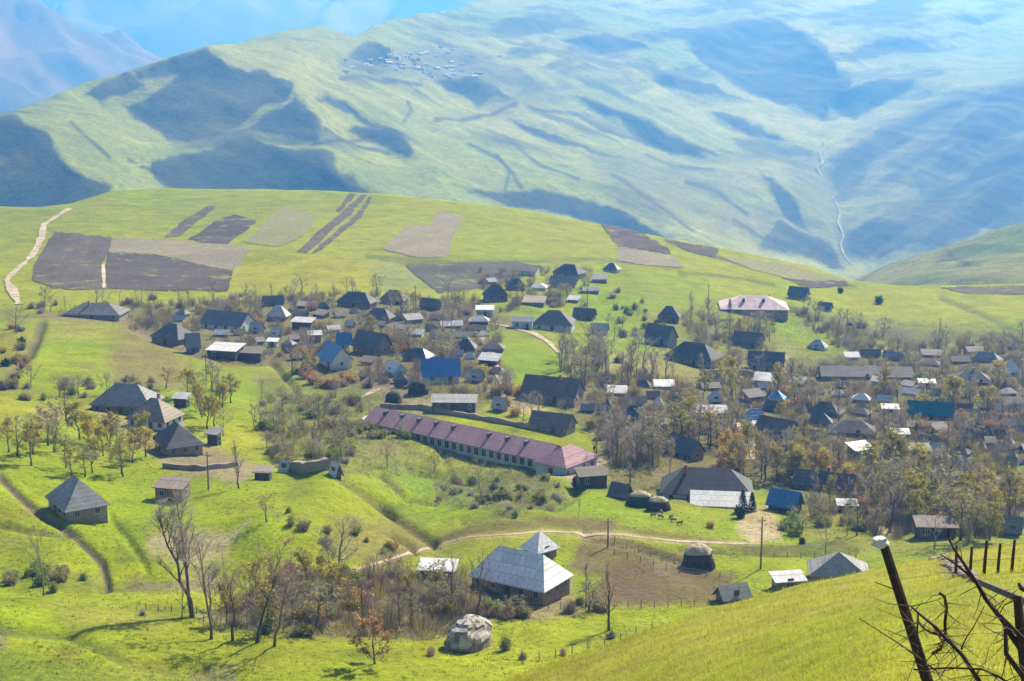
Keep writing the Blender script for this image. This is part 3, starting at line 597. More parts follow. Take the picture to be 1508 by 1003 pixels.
def mat_field(name, c1, c2, ang, width):
    m = N(name, 1.0, 0.05); P = m.coord('Object')
    mp = m.n('ShaderNodeMapping'); m.l(P, mp.inputs[0]); mp.inputs['Rotation'].default_value = (0, 0, ang)
    wv_ = m.n('ShaderNodeTexWave'); wv_.inputs['Scale'].default_value = 1.0/width; wv_.inputs['Distortion'].default_value = 2.5
    wv_.inputs['Detail'].default_value = 3; wv_.inputs['Detail Scale'].default_value = 0.6; m.l(mp.outputs[0], wv_.inputs['Vector'])
    st = m.n('ShaderNodeMapping'); m.l(mp.outputs[0], st.inputs[0]); st.inputs['Scale'].default_value = (0.12, 0.02, 0.1)
    n1_ = m.noise(1.0, 4, 0.6, st.outputs[0]); n2_ = m.noise(0.05, 5, 0.6, P); n3 = m.noise(0.7, 4, 0.7, P)
    f = m.mix(0.5, m.ramp(n1_, [(0.3, 0.0), (0.7, 1.0)]), m.ramp(n2_, [(0.3, 0.0), (0.7, 1.0)]))
    c = m.mix(f, c1, c2)
    c = m.mix(1.0, c, m.ramp(n3, [(0.3, 0.6), (0.7, 1.1)]), 'MULTIPLY')
    c = m.mix(0.13, c, m.ramp(wv_.outputs[0], [(0.2, 0.62), (0.8, 1.1)]), 'MULTIPLY')
    wd = m.noise(0.09, 6, 0.75, P)
    c = m.mix(m.ramp(wd, [(0.56, 0.0), (0.68, 0.75)]), c, (0.24, 0.29, 0.04))
    m.color(c); m.bump(n3, 0.5, 0.4); return m.mat
FD = mat_field('ploughed_soil', (0.066,0.052,0.045), (0.115,0.092,0.078), 0.35, 9)
FD2 = mat_field('ploughed_soil_dry', (0.075,0.060,0.050), (0.14,0.112,0.090), -0.2, 9)
FL = mat_field('fallow_soil', (0.175,0.155,0.11), (0.26,0.225,0.15), 0.3, 11)
FG = mat_field('grown_over_soil', (0.19,0.215,0.07), (0.22,0.195,0.11), 0.3, 11)
FB = mat_field('dark_soil_sown', (0.060,0.066,0.052), (0.125,0.110,0.080), 1.2, 10)
M_road = mat_plain('dirt_road', (0.42,0.36,0.27), 0.35, 0.25, 1.0, 0.0)
M_path = mat_plain('worn_path', (0.38,0.31,0.22), 0.35, 0.4, 1.0, 0.0)
M_river = mat_plain('river_gravel', (0.27,0.27,0.25), 0.4, 0.02, rough=1.0, spec=0.0)
for poly, m_ in [
 ([(80,343),(120,346),(165,350),(158,372),(150,395),(150,428),(110,431),(75,426),(48,415),(52,385),(66,360)], FD2),
 ([(158,372),(230,378),(343,402),(335,430),(240,431),(155,428)], FD),
 ([(167,351),(240,353),(360,364),(368,374),(343,401),(230,377),(159,371)], FL),
 ([(318,303),(310,312),(285,332),(262,348),(242,350),(270,325),(305,304)], FD2),
 ([(345,316),(378,325),(335,362),(310,360),(277,352),(300,338),(330,320)], FD),
 ([(415,305),(470,314),(450,345),(410,365),(355,357),(385,335)], FG),
 ([(516,285),(524,287),(500,312),(494,310)], FD2), ([(532,288),(540,288),(520,312),(490,338),(452,377),(436,375),(470,340),(505,310)], FD2),
 ([(543,290),(549,291),(533,318),(500,345),(475,370),(458,378),(470,363),(500,335),(525,315)], FD2),
 ([(645,310),(683,318),(665,350),(660,380),(615,382),(562,368),(600,330),(630,332)], FL),
 ([(597,392),(690,386),(760,384),(805,395),(770,410),(700,425),(645,432),(622,414)], FB),
 ([(885,329),(940,341),(985,366),(988,373),(910,362)], FD), ([(911,363),(990,374),(1010,398),(950,396),(907,385)], FL),
 ([(978,353),(1058,366),(1054,381),(1010,369)], FD), ([(1060,378),(1140,386),(1252,415),(1180,412),(1110,400)], FG),
 ([(1150,408),(1245,415),(1250,421),(1190,425)], FD), ([(1385,424),(1420,420),(1508,420),(1770,422),(1770,440),(1508,434),(1420,432)], FD2)]:
    drape_poly('ploughed_field', near, poly, m_, 0.22)
drape_strip('dirt_road', near, [(103,308),(85,318),(65,332),(62,348),(48,372),(28,395),(10,415),(18,430),(28,452)], 3.4, M_road, 0.3)
drape_strip('dirt_road', near, [(695,470),(706,492),(720,515),(733,548),(742,572),(736,588)], 2.8, M_path, 0.2)
drape_strip('dirt_road', near, [(700,472),(745,479),(785,490),(808,505),(824,522)], 2.4, M_road, 0.2)
drape_strip('dirt_road', near, [(1085,618),(1099,636),(1106,655),(1098,675)], 4.0, M_road, 0.2)
drape_strip('footpath', near, [(495,848),(540,835),(620,812),(690,792),(800,785),(900,787),(1000,798),(1110,800)], 0.85, M_path, 0.08)
drape_strip('footpath', near, [(152,392),(154,428)], 1.5, M_road, 0.3)
drape_strip('footpath', near, [(500,604),(530,590),(560,575)], 1.6, M_path, 0.1)
drape_strip('river', hill, [(1226,290),(1231,305),(1237,322),(1233,334),(1239,345),(1242,354),(1238,364),(1241,376),(1247,386),(1255,395)], 3.2, M_river, 2.0)
drape_strip('river', hill, [(1222,205),(1212,214),(1217,223),(1208,232),(1212,242),(1203,252),(1210,262)], 2.6, M_river, 5.0)

# ------------------------------------------------------------------ houses
def mat_roof(name, c, patch, row=1.1, rough=0.75, spec=0.3, pamt=0.6):
    m = N(name, rough, spec); P = m.coord('Object')
    sp = m.n('ShaderNodeSeparateXYZ'); m.l(P, sp.inputs[0])
    cb = m.n('ShaderNodeCombineXYZ'); m.l(sp.outputs[0], cb.inputs[0])
    ad = m.n('ShaderNodeMath'); ad.operation = 'MULTIPLY_ADD'; m.l(sp.outputs[2], ad.inputs[0]); ad.inputs[1].default_value = 1.7
    m.l(sp.outputs[1], ad.inputs[2]); ad.inputs[2].default_value = 0
    m.l(sp.outputs[2], cb.inputs[1])
    br = m.n('ShaderNodeTexBrick'); br.inputs['Scale'].default_value = 1.0
    br.inputs['Brick Width'].default_value = 1.1; br.inputs['Row Height'].default_value = row*0.6; br.inputs['Mortar Size'].default_value = 0.045
    br.inputs['Mortar Smooth'].default_value = 0.4
    br.inputs['Color1'].default_value = (1, 1, 1, 1); br.inputs['Color2'].default_value = (0.82, 0.82, 0.84, 1); br.inputs['Mortar'].default_value = (0.6, 0.6, 0.62, 1)
    m.l(cb.outputs[0], br.inputs['Vector'])
    n1_ = m.noise(0.35, 5, 0.65, P); n2_ = m.noise(2.5, 4, 0.6, P)
    c0 = m.mix(m.ramp(n1_, [(0.42, 0.0), (0.66, pamt)]), c, patch)
    c0 = m.mix(1.0, c0, br.outputs[0], 'MULTIPLY')
    c0 = m.mix(1.0, c0, m.ramp(n2_, [(0.3, 0.72), (0.7, 1.1)]), 'MULTIPLY')
    oi = m.n('ShaderNodeObjectInfo')
    c0 = m.mix(1.0, c0, m.ramp(oi.outputs['Random'], [(0, 0.78), (1, 1.15)]), 'MULTIPLY')
    m.color(c0); m.bump(br.outputs[1], 0.5, 0.05); return m.mat
ROOF = {
 'dark': mat_roof('dark_slate', (0.12,0.115,0.115), (0.20,0.185,0.17)),
 'slate': mat_roof('blackened_slate', (0.075,0.075,0.08), (0.13,0.12,0.115)),
 'brown': mat_roof('weathered_brown_slate', (0.185,0.15,0.12), (0.12,0.105,0.095)),
 'grey': mat_roof('grey_slate', (0.30,0.30,0.30), (0.18,0.175,0.17)),
 'pale': mat_roof('pale_slate', (0.50,0.50,0.51), (0.30,0.29,0.28)),
 'silver': mat_roof('silver_tin', (0.82,0.82,0.84), (0.60,0.60,0.62), row=2.0, pamt=0.5),
 'white': mat_roof('bare_tin', (0.62,0.62,0.62), (0.45,0.42,0.38), rough=0.45, spec=0.5, pamt=0.4),
 'blue': mat_roof('blue_tin', (0.07,0.25,0.56), (0.12,0.30,0.55), rough=0.45, spec=0.5, pamt=0.5),
 'navy': mat_roof('dark_blue_tin', (0.085,0.10,0.115), (0.14,0.145,0.15), rough=0.5, spec=0.4),
 'teal': mat_roof('teal_tin', (0.015,0.13,0.18), (0.03,0.17,0.2), rough=0.5, spec=0.4),
 'pink': mat_roof('dusty_red_tin', (0.42,0.235,0.255), (0.47,0.30,0.31), row=2.0, rough=0.5, spec=0.45),
 'rose': mat_roof('faded_rose_tin', (0.44,0.27,0.29), (0.50,0.33,0.34), row=2.0, rough=0.95, spec=0.05),
 'hall': mat_roof('chalky_pink_tin', (0.62,0.50,0.51), (0.50,0.30,0.32), row=2.0, rough=0.8, spec=0.2),
 'tan': mat_roof('tan_slate', (0.34,0.27,0.21), (0.22,0.19,0.16)),
}
def mat_wall(name, c, c2, sc=1.6):
    m = N(name, 0.95, 0.1); P = m.coord('Object')
    v = m.n('ShaderNodeTexVoronoi'); v.inputs['Scale'].default_value = sc; m.l(P, v.inputs['Vector'])
    n1_ = m.noise(0.5, 5, 0.65, P)
    c0 = m.mix(m.ramp(n1_, [(0.35, 0.0), (0.68, 0.9)]), c, c2)
    c0 = m.mix(0.35, c0, v.outputs['Color'], 'MULTIPLY')
    m.color(c0); m.bump(v.outputs['Distance'], 0.3, 0.05); return m.mat
WALL = {
 'stone': mat_wall('rubble_stone', (0.36,0.31,0.25), (0.25,0.21,0.17)),
 'mud': mat_wall('mud_plaster', (0.33,0.25,0.18), (0.22,0.16,0.12), 0.8),
 'white': mat_wall('whitewash', (0.72,0.70,0.66), (0.58,0.55,0.50), 0.5),
 'pale': mat_wall('pale_blue_plaster', (0.52,0.58,0.60), (0.42,0.46,0.47), 0.5),
 'dark': mat_wall('dark_timber', (0.10,0.08,0.065), (0.15,0.12,0.10), 0.9),
 'red': mat_wall('red_brick', (0.30,0.12,0.08), (0.25,0.13,0.10), 2.0),
}
M_glass = mat_plain('window_glass', (0.03,0.035,0.045), 0.2, 0.5, 0.15, 0.5)
M_frame = mat_plain('painted_frame', (0.45,0.43,0.40), 0.15, 1.0)
M_door = mat_plain('plank_door', (0.13,0.08,0.05), 0.3, 2.0)
M_brick = mat_plain('chimney_brick', (0.26,0.14,0.10), 0.3, 2.0)
M_pipe = mat_plain('metal_pipe', (0.35,0.34,0.33), 0.2, 2.0, 0.5, 0.4)
RX, RY = [], []
BOXES = []                                            # photo boxes of the buildings, to keep trees off them

def roof_mesh(L, W, wh, rise, style, ov=0.55, th=0.14, hipk=1.0, hip_ends=(1, 1)):
    a, b = L/2+ov, W/2+ov; ze = wh-ov*rise/(W/2)*0.8; zr = wh+rise
    mb = MB()
    if style == 'shed':
        v = [(-a,-b,wh-0.1),(a,-b,wh-0.1),(a,b,wh+rise),(-a,b,wh+rise)]
        fs = [(0,1,2,3)]
    elif style == 'pyramid':
        v = [(-a,-b,ze),(a,-b,ze),(a,b,ze),(-a,b,ze),(0,0,zr)]; fs = [(0,1,4),(1,2,4),(2,3,4),(3,0,4)]
    else:
        hl = a if not (style == 'hip' and hip_ends[0]) else max(0.2, L/2-W/2*hipk)
        hr = a if not (style == 'hip' and hip_ends[1]) else max(0.2, L/2-W/2*hipk)
        v = [(-a,-b,ze),(a,-b,ze),(a,b,ze),(-a,b,ze),(-hl,0,zr),(hr,0,zr)]
        fs = [(0,1,5,4),(2,3,4,5)]
        if hl < a: fs.append((3,0,4))
        if hr < a: fs.append((1,2,5))
    n = len(v); vs = v+[(x, y, z-th) for x, y, z in v]
    F2 = [tuple(n+i for i in reversed(f)) for f in fs]
    edges = {}
    for f in fs:
        for i, p in enumerate(f): edges[(p, f[(i+1) % len(f)])] = 1
    side = [(q, p, n+p, n+q) for (p, q) in edges if (q, p) not in edges]
    mb.add(vs, fs+F2+side)
    return mb
def wall_mesh(L, W, wh, rise, style, base=1.6, hip_ends=(1, 1)):
    mb = MB(); a, b = L/2, W/2; top = wh-0.12
    if style == 'shed':
        mb.add([(-a,-b,-base),(a,-b,-base),(a,b,-base),(-a,b,-base),(-a,-b,wh-0.26),(a,-b,wh-0.26),(a,b,wh+rise-0.3),(-a,b,wh+rise-0.3)],
               [(3,2,1,0),(4,5,6,7),(0,1,5,4),(1,2,6,5),(2,3,7,6),(3,0,4,7)])
    else:
        mb.box(-a, a, -b, b, -base, top)
        if style in ('gable', 'hip'):
            for sx, hip in ((-1, hip_ends[0]), (1, hip_ends[1])):
                if style == 'hip' and hip: continue
                x0, x1 = (a-0.2, a+0.003) if sx > 0 else (-a-0.003, -a+0.2)
                mb.add([(x0,-b,top-0.1),(x0,b,top-0.1),(x0,0,wh+rise-0.22),(x1,-b,top-0.1),(x1,b,top-0.1),(x1,0,wh+rise-0.22)],
                       [(0,2,1),(3,4,5),(0,1,4,3),(1,2,5,4),(2,0,3,5)])
    return mb
def window_mb(p, along, out, wd, hg):
    """frame and glass set 4 cm proud of the wall"""
    mb = MB(); al = Vector(along); ou_ = Vector(out); up_ = Vector((0,0,1)); p = Vector(p)
    def slab(w_, h_, d0, d1, mi):
        vs = []
        for dd in (d0, d1):
            for sx, sz in ((-1,-1),(1,-1),(1,1),(-1,1)): vs.append(p+al*sx*w_/2+up_*sz*h_/2+ou_*dd)
        mb.add(vs, [(3,2,1,0),(4,5,6,7),(0,1,5,4),(1,2,6,5),(2,3,7,6),(3,0,4,7)], mi)
    slab(wd, hg, -0.02, 0.06, 0); 
    for sx in (-0.25, 0.25):
        q = p; p_ = p+al*sx*wd*0.9
        vs = []
        for dd in (0.062, 0.075):
            for s1, s2 in ((-1,-1),(1,-1),(1,1),(-1,1)): vs.append(p_+al*s1*wd*0.19+up_*s2*hg*0.41+ou_*dd)
        mb.add(vs, [(3,2,1,0),(4,5,6,7),(0,1,5,4),(1,2,6,5),(2,3,7,6),(3,0,4,7)], 1)
    return mb
def openings(root, L, W, wh, yaw, wsp=2.6, door=True, near_=True):
    """windows on the sides turned towards the valley's near slope"""
    c, s = math.cos(yaw), math.sin(yaw); first = True
    base_p = Vector(root.location)
    for along, out, ln, off in (((1,0,0),(0,-1,0),L,W/2),((1,0,0),(0,1,0),L,W/2),((0,1,0),(1,0,0),W,L/2),((0,1,0),(-1,0,0),W,L/2)):
        wo = Vector((out[0]*c-out[1]*s, out[0]*s+out[1]*c, 0))
        tocam = Vector((CAM[0]-base_p.x, CAM[1]-base_p.y, 0)).normalized()
        if wo.dot(tocam) < 0.2: continue
        n = max(1, int(ln/wsp)); n = min(n, 5)
        for k in range(n):
            u_ = (k+0.5)/n*ln-ln/2
            if first and door and k == n//2:
                vs = window_mb((along[0]*u_+out[0]*off, along[1]*u_+out[1]*off, 1.0), along, out, 1.0, 2.0)
                vs.build('door', [M_door, M_door], root); continue
            window_mb((along[0]*u_+out[0]*off, along[1]*u_+out[1]*off, wh*0.55), along, out, 0.95, min(1.15, wh*0.42)).build('window', [M_frame, M_glass], root)
        first = False
def chimney(root, x, y, z0, z1):
    mb = MB(); mb.box(x-0.28, x+0.28, y-0.28, y+0.28, z0, z1); mb.box(x-0.36, x+0.36, y-0.36, y+0.36, z1-0.003, z1+0.12); mb.build('chimney', M_brick, root)

def house(x0, x1, y0, y1, yaw, aspect, style, roof, wall, label, name='house', cat='house', hipk=1.0, hip_ends=(1,1), chim=None, wfrac=0.56, wins=True, hmin=2.6, hmax=9.0, group=None, depth_scale=1.0):
    th = R(yaw); cxp = (x0+x1)/2
    t = near.depth(cxp, y1)
    mpp = t/F; dep = PITCH+math.atan((y1-CY)/F)
    ov = 0.5
    Wpx = (x1-x0)*mpp
    c, s = abs(math.cos(th)), abs(math.sin(th))
    L = max(2.0, (Wpx-2*ov*(c+s)))/(c+aspect*s); W = L*aspect
    D = L*s+W*c+2*ov
    H = ((y1-y0)*mpp-(D/2+{'gable': L/2*s, 'hip': max(0, L-W)/2*s}.get(style, 0))*math.sin(dep))/math.cos(dep)
    H = min(max(H, hmin), hmax)
    wh = H*wfrac; rise = H-wh
    # footprint centre: its front corner lies at the bottom of the box
    dpy = D/2*math.sin(dep)/mpp
    P = near.at(np.array(cxp), np.array(max(y1-dpy, float(np.interp(cxp, near.pxs, near.cr))+1)))
    Pf = near.at(np.array(cxp), np.array(float(y1)))
    zb = min(P[2], Pf[2])
    root = empty(name, (P[0], P[1], zb), th)
    wall_mesh(L, W, wh, rise, style, base=max(1.5, abs(P[2]-Pf[2])+1.2), hip_ends=hip_ends).build('wall', WALL[wall], root)
    roof_mesh(L, W, wh, rise, style, ov, hipk=hipk, hip_ends=hip_ends).build('roof', ROOF[roof], root)
    if wins: openings(root, L, W, wh, th, wsp=2.4 if t < 420 else 3.4, door=t < 600)
    if chim is None: chim = (style in ('gable', 'hip') and L > 9 and random.random() < 0.22)
    if chim: chimney(root, L*random.uniform(-0.25, 0.25), W*0.12*random.choice((-1, 1)), wh+rise*0.4, wh+rise+0.75)
    tag(root, label, cat, group)
    BOXES.append((x0, x1, y0, y1))
    root['spec'] = (L, W, wh, rise)
    return root
HS = [
 # near left and the farm
 (60,170,696,775,124,0.72,'hip','grey','stone','stone house with a steep grey hipped roof alone on the open grass slope'),
 (136,240,560,614,-8,0.62,'hip','grey','mud','long patched grey house at the top of the farm cluster, roof edge bleached pale'),
 (186,272,586,640,-20,0.8,'hip','tan','white','farm house with a tan roof slope and white porch band, middle of the farm'),
 (218,308,621,678,118,0.75,'hip','dark','stone','farm house with dark hipped roof and pale stone front, lowest of the farm cluster'),
 # upper left rows
 (96,190,446,474,-6,0.55,'hip','dark','stone','big dark hipped house at the near end of the upper row below the ploughed fields'),
 (220,292,474,510,-32,0.7,'hip','dark','mud','dark hipped house on the bank between the olive pasture and the gardens'),
 (270,298,488,520,20,0.9,'gable','grey','mud','small grey house tucked beside the dark hipped house on the bank'),
 (294,378,456,492,-22,0.6,'gable','navy','white','long dark blue roofed house with a bright white gable end'),
 (366,392,468,494,-20,0.8,'gable','pale','pale','small pale green shed touching the white gable of the dark blue house'),
 (392,428,451,476,-10,0.7,'hip','pale','mud','pale weathered hipped house among bare trees near the upper edge of the village'),
 (396,418,478,500,-30,0.8,'gable','white','pale','small turquoise walled hut with a bleached roof edge beside orange bushes'),
 (428,466,470,488,-14,0.6,'shed','pale','dark','low open shed with a pale streaked roof above the big blue roof'),
 (385,420,438,456,4,0.5,'gable','dark','mud','low dark roof half hidden by trees at the meadow edge'),
 (494,558,431,458,-8,0.5,'hip','dark','mud','long dark hipped house standing against the yellow meadow'),
 (558,604,427,450,8,0.6,'hip','brown','stone','brown hipped house beside the tall pole against the meadow'),
 (534,584,454,478,-4,0.55,'hip','dark','mud','dark low house below the brown hipped house near the tall pole'),
 (616,652,436,456,-4,0.5,'gable','brown','red','small brown roofed house with reddish walls'),
 (464,524,498,548,-62,0.62,'gable','blue','white','bright blue tin roofed house with white gable ends behind the yellow bushes'),
 (494,520,490,514,0,0.6,'gable','blue','pale','smaller blue roofed annex house behind the bright blue house'),
 (516,580,482,528,-35,0.6,'gable','dark','mud','dark weathered gabled house uphill from the blue roofs with a white rear slope'),
 (563,602,526,558,-58,0.7,'gable','white','pale','narrow hut with a white sunlit roof edge and a pale blue end wall'),
 (590,644,502,538,-28,0.65,'hip','navy','mud','dark teal hipped house behind the narrow white edged hut'),
 (618,680,530,570,-8,0.65,'gable','blue','pale','pale blue roofed house with a white verandah end near the dirt road'),
 (668,704,501,522,4,0.7,'hip','navy','stone','small navy hipped roof near the bend of the dirt road'),
 (634,704,586,612,-2,0.4,'shed','grey','dark','long low dark stable behind the red roofed school'),
 (722,752,580,610,-30,0.8,'gable','pale','stone','little pale roofed hut by the fork of the dirt road'),
 # middle top
 (709,750,419,446,10,0.7,'hip','dark','mud','dark hipped house directly below the bluish ploughed field'),
 (742,776,408,428,0,0.6,'hip','dark','mud','dark low roof at the corner of the bluish ploughed field'),
 (700,728,446,464,0,0.6,'shed','white','pale','white topped shed above the end of the dirt road'),
 (812,866,389,412,-6,0.6,'hip','dark','stone','dark hipped house highest on the edge of the green pasture'),
 (886,916,389,404,-8,0.7,'hip','navy','white','small dark house with pale yard walls on the pasture edge'),
 (808,852,406,426,-10,0.6,'gable','grey','stone','grey gabled house just below the highest hipped house'),
 (782,850,449,488,-10,0.7,'hip','dark','pale','dark hipped house with a brightly lit pale end facing the sun'),
 (842,880,452,472,-6,0.5,'gable','brown','mud','brown gabled wing beside the hipped house with the lit pale end'),
 (752,788,463,484,-6,0.6,'shed','navy','pale','low teal shed where the dirt track leaves the hipped house'),
 (868,898,474,494,-10,0.7,'gable','pale','mud','small barn with a pale roof beside a leaning dark tree'),
 (764,864,547,602,-22,0.5,'gable','brown','stone','large weathered brown stone barn with a long gabled roof above the school'),
 (776,852,606,644,-25,0.55,'gable','brown','stone','brown gabled house close behind the rose roofed end of the school'),
 (966,1004,448,474,-10,0.7,'hip','dark','mud','dark hipped house, uppermost of three roofs stepping down the green slope'),
 (946,1000,464,508,-40,0.6,'gable','dark','stone','dark gabled house in the middle of three roofs stepping down the green slope'),
 (976,1068,488,542,-32,0.55,'hip','dark','stone','long dark roofed house, lowest of three stepping down the green slope'),
 (1076,1128,484,512,-25,0.6,'gable','brown','mud','brown roofed barn between bare trees below the pink roofed hall'),
 (1098,1158,514,548,-12,0.6,'gable','dark','stone','dark stone barn beside the pale yard wall'),
 (1056,1162,430,468,-4,0.62,'hip','hall','stone','wide hall with a pink and white hipped roof and two roof vents'),
 (1158,1194,420,442,-30,0.6,'gable','navy','stone','dark blue roof on the brow beyond the pink roofed hall'),
 (1202,1228,441,460,-30,0.6,'gable','navy','white','small dark hut lower on the brow beyond the pink roofed hall'),
 (1186,1222,496,516,-4,0.7,'hip','pale','white','pale whitewashed cottage by the bright green field'),
 # right village
 (1204,1344,533,562,-3,0.32,'gable','dark','mud','very long dark gabled cowshed across the middle of the village'),
 (1400,1462,548,572,-2,0.55,'hip','navy','mud','dark green hipped house beside the white blue cottage'),
 (1428,1478,521,540,-6,0.5,'hip','grey','stone','grey hipped house nearest the far hedgerow'),
 (1472,1502,534,560,20,0.8,'hip','white','pale','white and blue cottage near the far hedgerow'),
 (1332,1408,589,622,-14,0.5,'gable','teal','mud','house with a vivid teal tin roof among bare trees'),
 (1408,1464,622,650,-6,0.5,'hip','dark','mud','dark low house below the vivid teal roof'),
 (1310,1340,632,650,-4,0.6,'shed','white','stone','small shed with a narrow white strip of roof'),
 (1244,1288,650,678,22,0.8,'shed','white','stone','shed with a brilliant white tilted tin roof'),
 (1128,1160,572,592,-6,0.8,'pyramid','blue','pale','small blue roofed kiosk with a shining top'),
 (1122,1156,590,612,-4,0.7,'gable','dark','stone','dark square roof just below the small blue kiosk'),
 (1088,1134,602,630,12,0.7,'hip','blue','mud','house with a light blue hipped roof beside the village lane'),
 (1108,1178,610,652,-38,0.6,'gable','brown','white','dark brown gabled house with white roof edges next to the light blue roof'),
 (1186,1246,590,618,-4,0.6,'hip','dark','stone','dark hipped house behind the grey patched roofs in the middle of the village'),
 (1180,1228,608,632,-10,0.6,'hip','navy','pale','navy roofed house in front of the dark hipped one at mid village'),
 (1216,1294,614,648,-12,0.55,'hip','dark','mud','broad dark roof behind the brilliant white shed roof'),
 (1164,1264,688,730,-20,0.4,'gable','dark','mud','long dark roofed barn behind the blue tin house'),
 (1398,1474,690,722,-8,0.5,'hip','brown','mud','brown hipped house behind the yellow leafed wood'),
 (1368,1398,680,708,-20,0.9,'pyramid','pale','stone','pale pointed shed at the edge of the yellow leafed wood'),
 (1466,1496,719,748,20,0.9,'pyramid','navy','mud','small dark blue pointed hut above the fence posts'),
 (1344,1410,768,796,-4,0.5,'shed','brown','dark','low dark open stable under the yellow leafed trees'),
 (1474,1508,758,792,-20,0.8,'gable','grey','mud','little grey gabled shed behind the fence posts'),
 (1230,1264,734,754,-4,0.6,'shed','pale','dark','low pale roofed woodshed in the grass below the long dark barn'),
 (1126,1186,715,758,-8,0.6,'gable','blue','dark','blue tin roofed house on dark walls above the sandy yard'),
 (893,934,708,738,-30,0.9,'gable','dark','dark','small dark gabled shed beside the dark haystacks'),
 (974,1040,637,680,-48,0.55,'gable','navy','mud','dark house with one brilliantly sunlit roof edge behind orange bushes'),
 (908,960,598,628,-6,0.6,'hip','navy','stone','blue grey hipped house among tall bare trees uphill of the school end'),
 (876,920,624,650,30,0.6,'gable','dark','mud','low dark gabled shed below the blue grey hipped house'),
 (984,1020,584,606,-6,0.7,'gable','brown','white','brown roofed hut with white ground beside it above the tall bare trees'),
 (1020,1072,600,624,-2,0.5,'shed','pale','dark','low dark lean-to shed with a pale roof below the village lane'),
 (844,898,688,722,14,0.6,'shed','brown','dark','old brown timber shed beside the sandy school yard'),
 (1018,1052,692,712,0,0.7,'pyramid','pale','white','pale pointed roof rising just behind the large dark hipped house'),
 # bottom
 (686,848,794,892,-32,0.62,'hip','silver','mud','large house with a broad pale grey hipped roof next to the ploughed garden', 'house', 'house', 0.6),
 (764,826,781,826,40,0.9,'pyramid','silver','mud','white pyramid roofed outbuilding directly behind the large grey hipped house'),
 (614,676,826,856,-6,0.6,'shed','white','dark','low shed with a white tin roof among brown bushes'),
 (1184,1284,812,866,-8,0.7,'pyramid','grey','mud','grey pyramid roofed barn just behind the brow of the near slope'),
 (1048,1108,858,892,24,0.6,'gable','grey','mud','small grey gabled shed cut off by the brow of the near slope'),
 (1132,1188,848,874,10,0.6,'shed','pale','mud','flat pale grey shed roof between the two barns behind the near slope'),
 (226,284,708,744,-14,0.7,'shed','tan','mud','ruined shed with a pale crusted top between the farm and the lone stone house'),
 (304,362,500,532,-14,0.75,'shed','white','dark','low shed with a large white tin roof on dark walls at the green pasture edge'),
 (350,392,512,534,-10,0.6,'shed','brown','dark','dark sod roofed shed joined to the large white tin roof'),
 (392,412,500,514,-10,0.7,'shed','white','pale','small shed with a white strip roof beside orange bushes'),
 (452,476,488,506,10,0.6,'shed','pale','mud','little pale roofed shed uphill of the bright blue house'),
 (1104,1124,622,640,-20,0.7,'shed','white','mud','tiny white roofed shed at the lane bend'),
 (1350,1378,560,574,-6,0.5,'shed','white','white','low white walled shed before the dark green hipped house'),
 (1296,1326,596,612,-8,0.6,'shed','white','white','white shed left of the vivid teal roof'),
 (1040,1066,578,596,-8,0.7,'hip','pale','pale','pale blue roofed cottage behind the village lane'),
 (372,404,686,708,-6,0.7,'shed','tan','dark','small dark open shed on the dirt below the farm'),
 (410,432,678,700,-30,0.8,'gable','white','mud','tiny white roofed hut at the end of the long dark wall'),
 (484,506,678,704,-50,0.8,'gable','white','dark','tiny hut with a crooked white roof at the ravine head'),
 (302,330,634,660,-20,0.8,'shed','grey','dark','dark rubble shed on the bare earth of the farm'),
 (254,282,580,602,-10,0.7,'shed','pale','dark','little shed with a white end behind the tan roofed farm house'),
 (684,716,546,568,-20,0.7,'gable','pale','stone','small pale gabled shed right of the white verandah'),
]
HOUSES = {}
for i, h in enumerate(HS):
    if abs(h[4]) <= 8 and h[6] != 'shed' and h[1]-h[0] < 92: h = h[:4]+(h[4]+(-16, -22, 14, -12, -26)[i % 5],)+h[5:]
    nm = 'shed' if ('shed' in h[9] or 'hut' in h[9] or 'kiosk' in h[9]) else ('barn' if 'barn' in h[9] or 'cowshed' in h[9] or 'stable' in h[9] else 'house')
    wf = {'shed': 0.78}.get(h[6], 0.42)
    hk = h[12] if len(h) > 12 else 1.0
    HOUSES[i] = house(*h[:10], name=nm, cat=nm, hipk=hk, wfrac=wf, hmin=2.2 if nm == 'shed' else 3.4, hmax=3.6 if nm == 'shed' else 6.6)

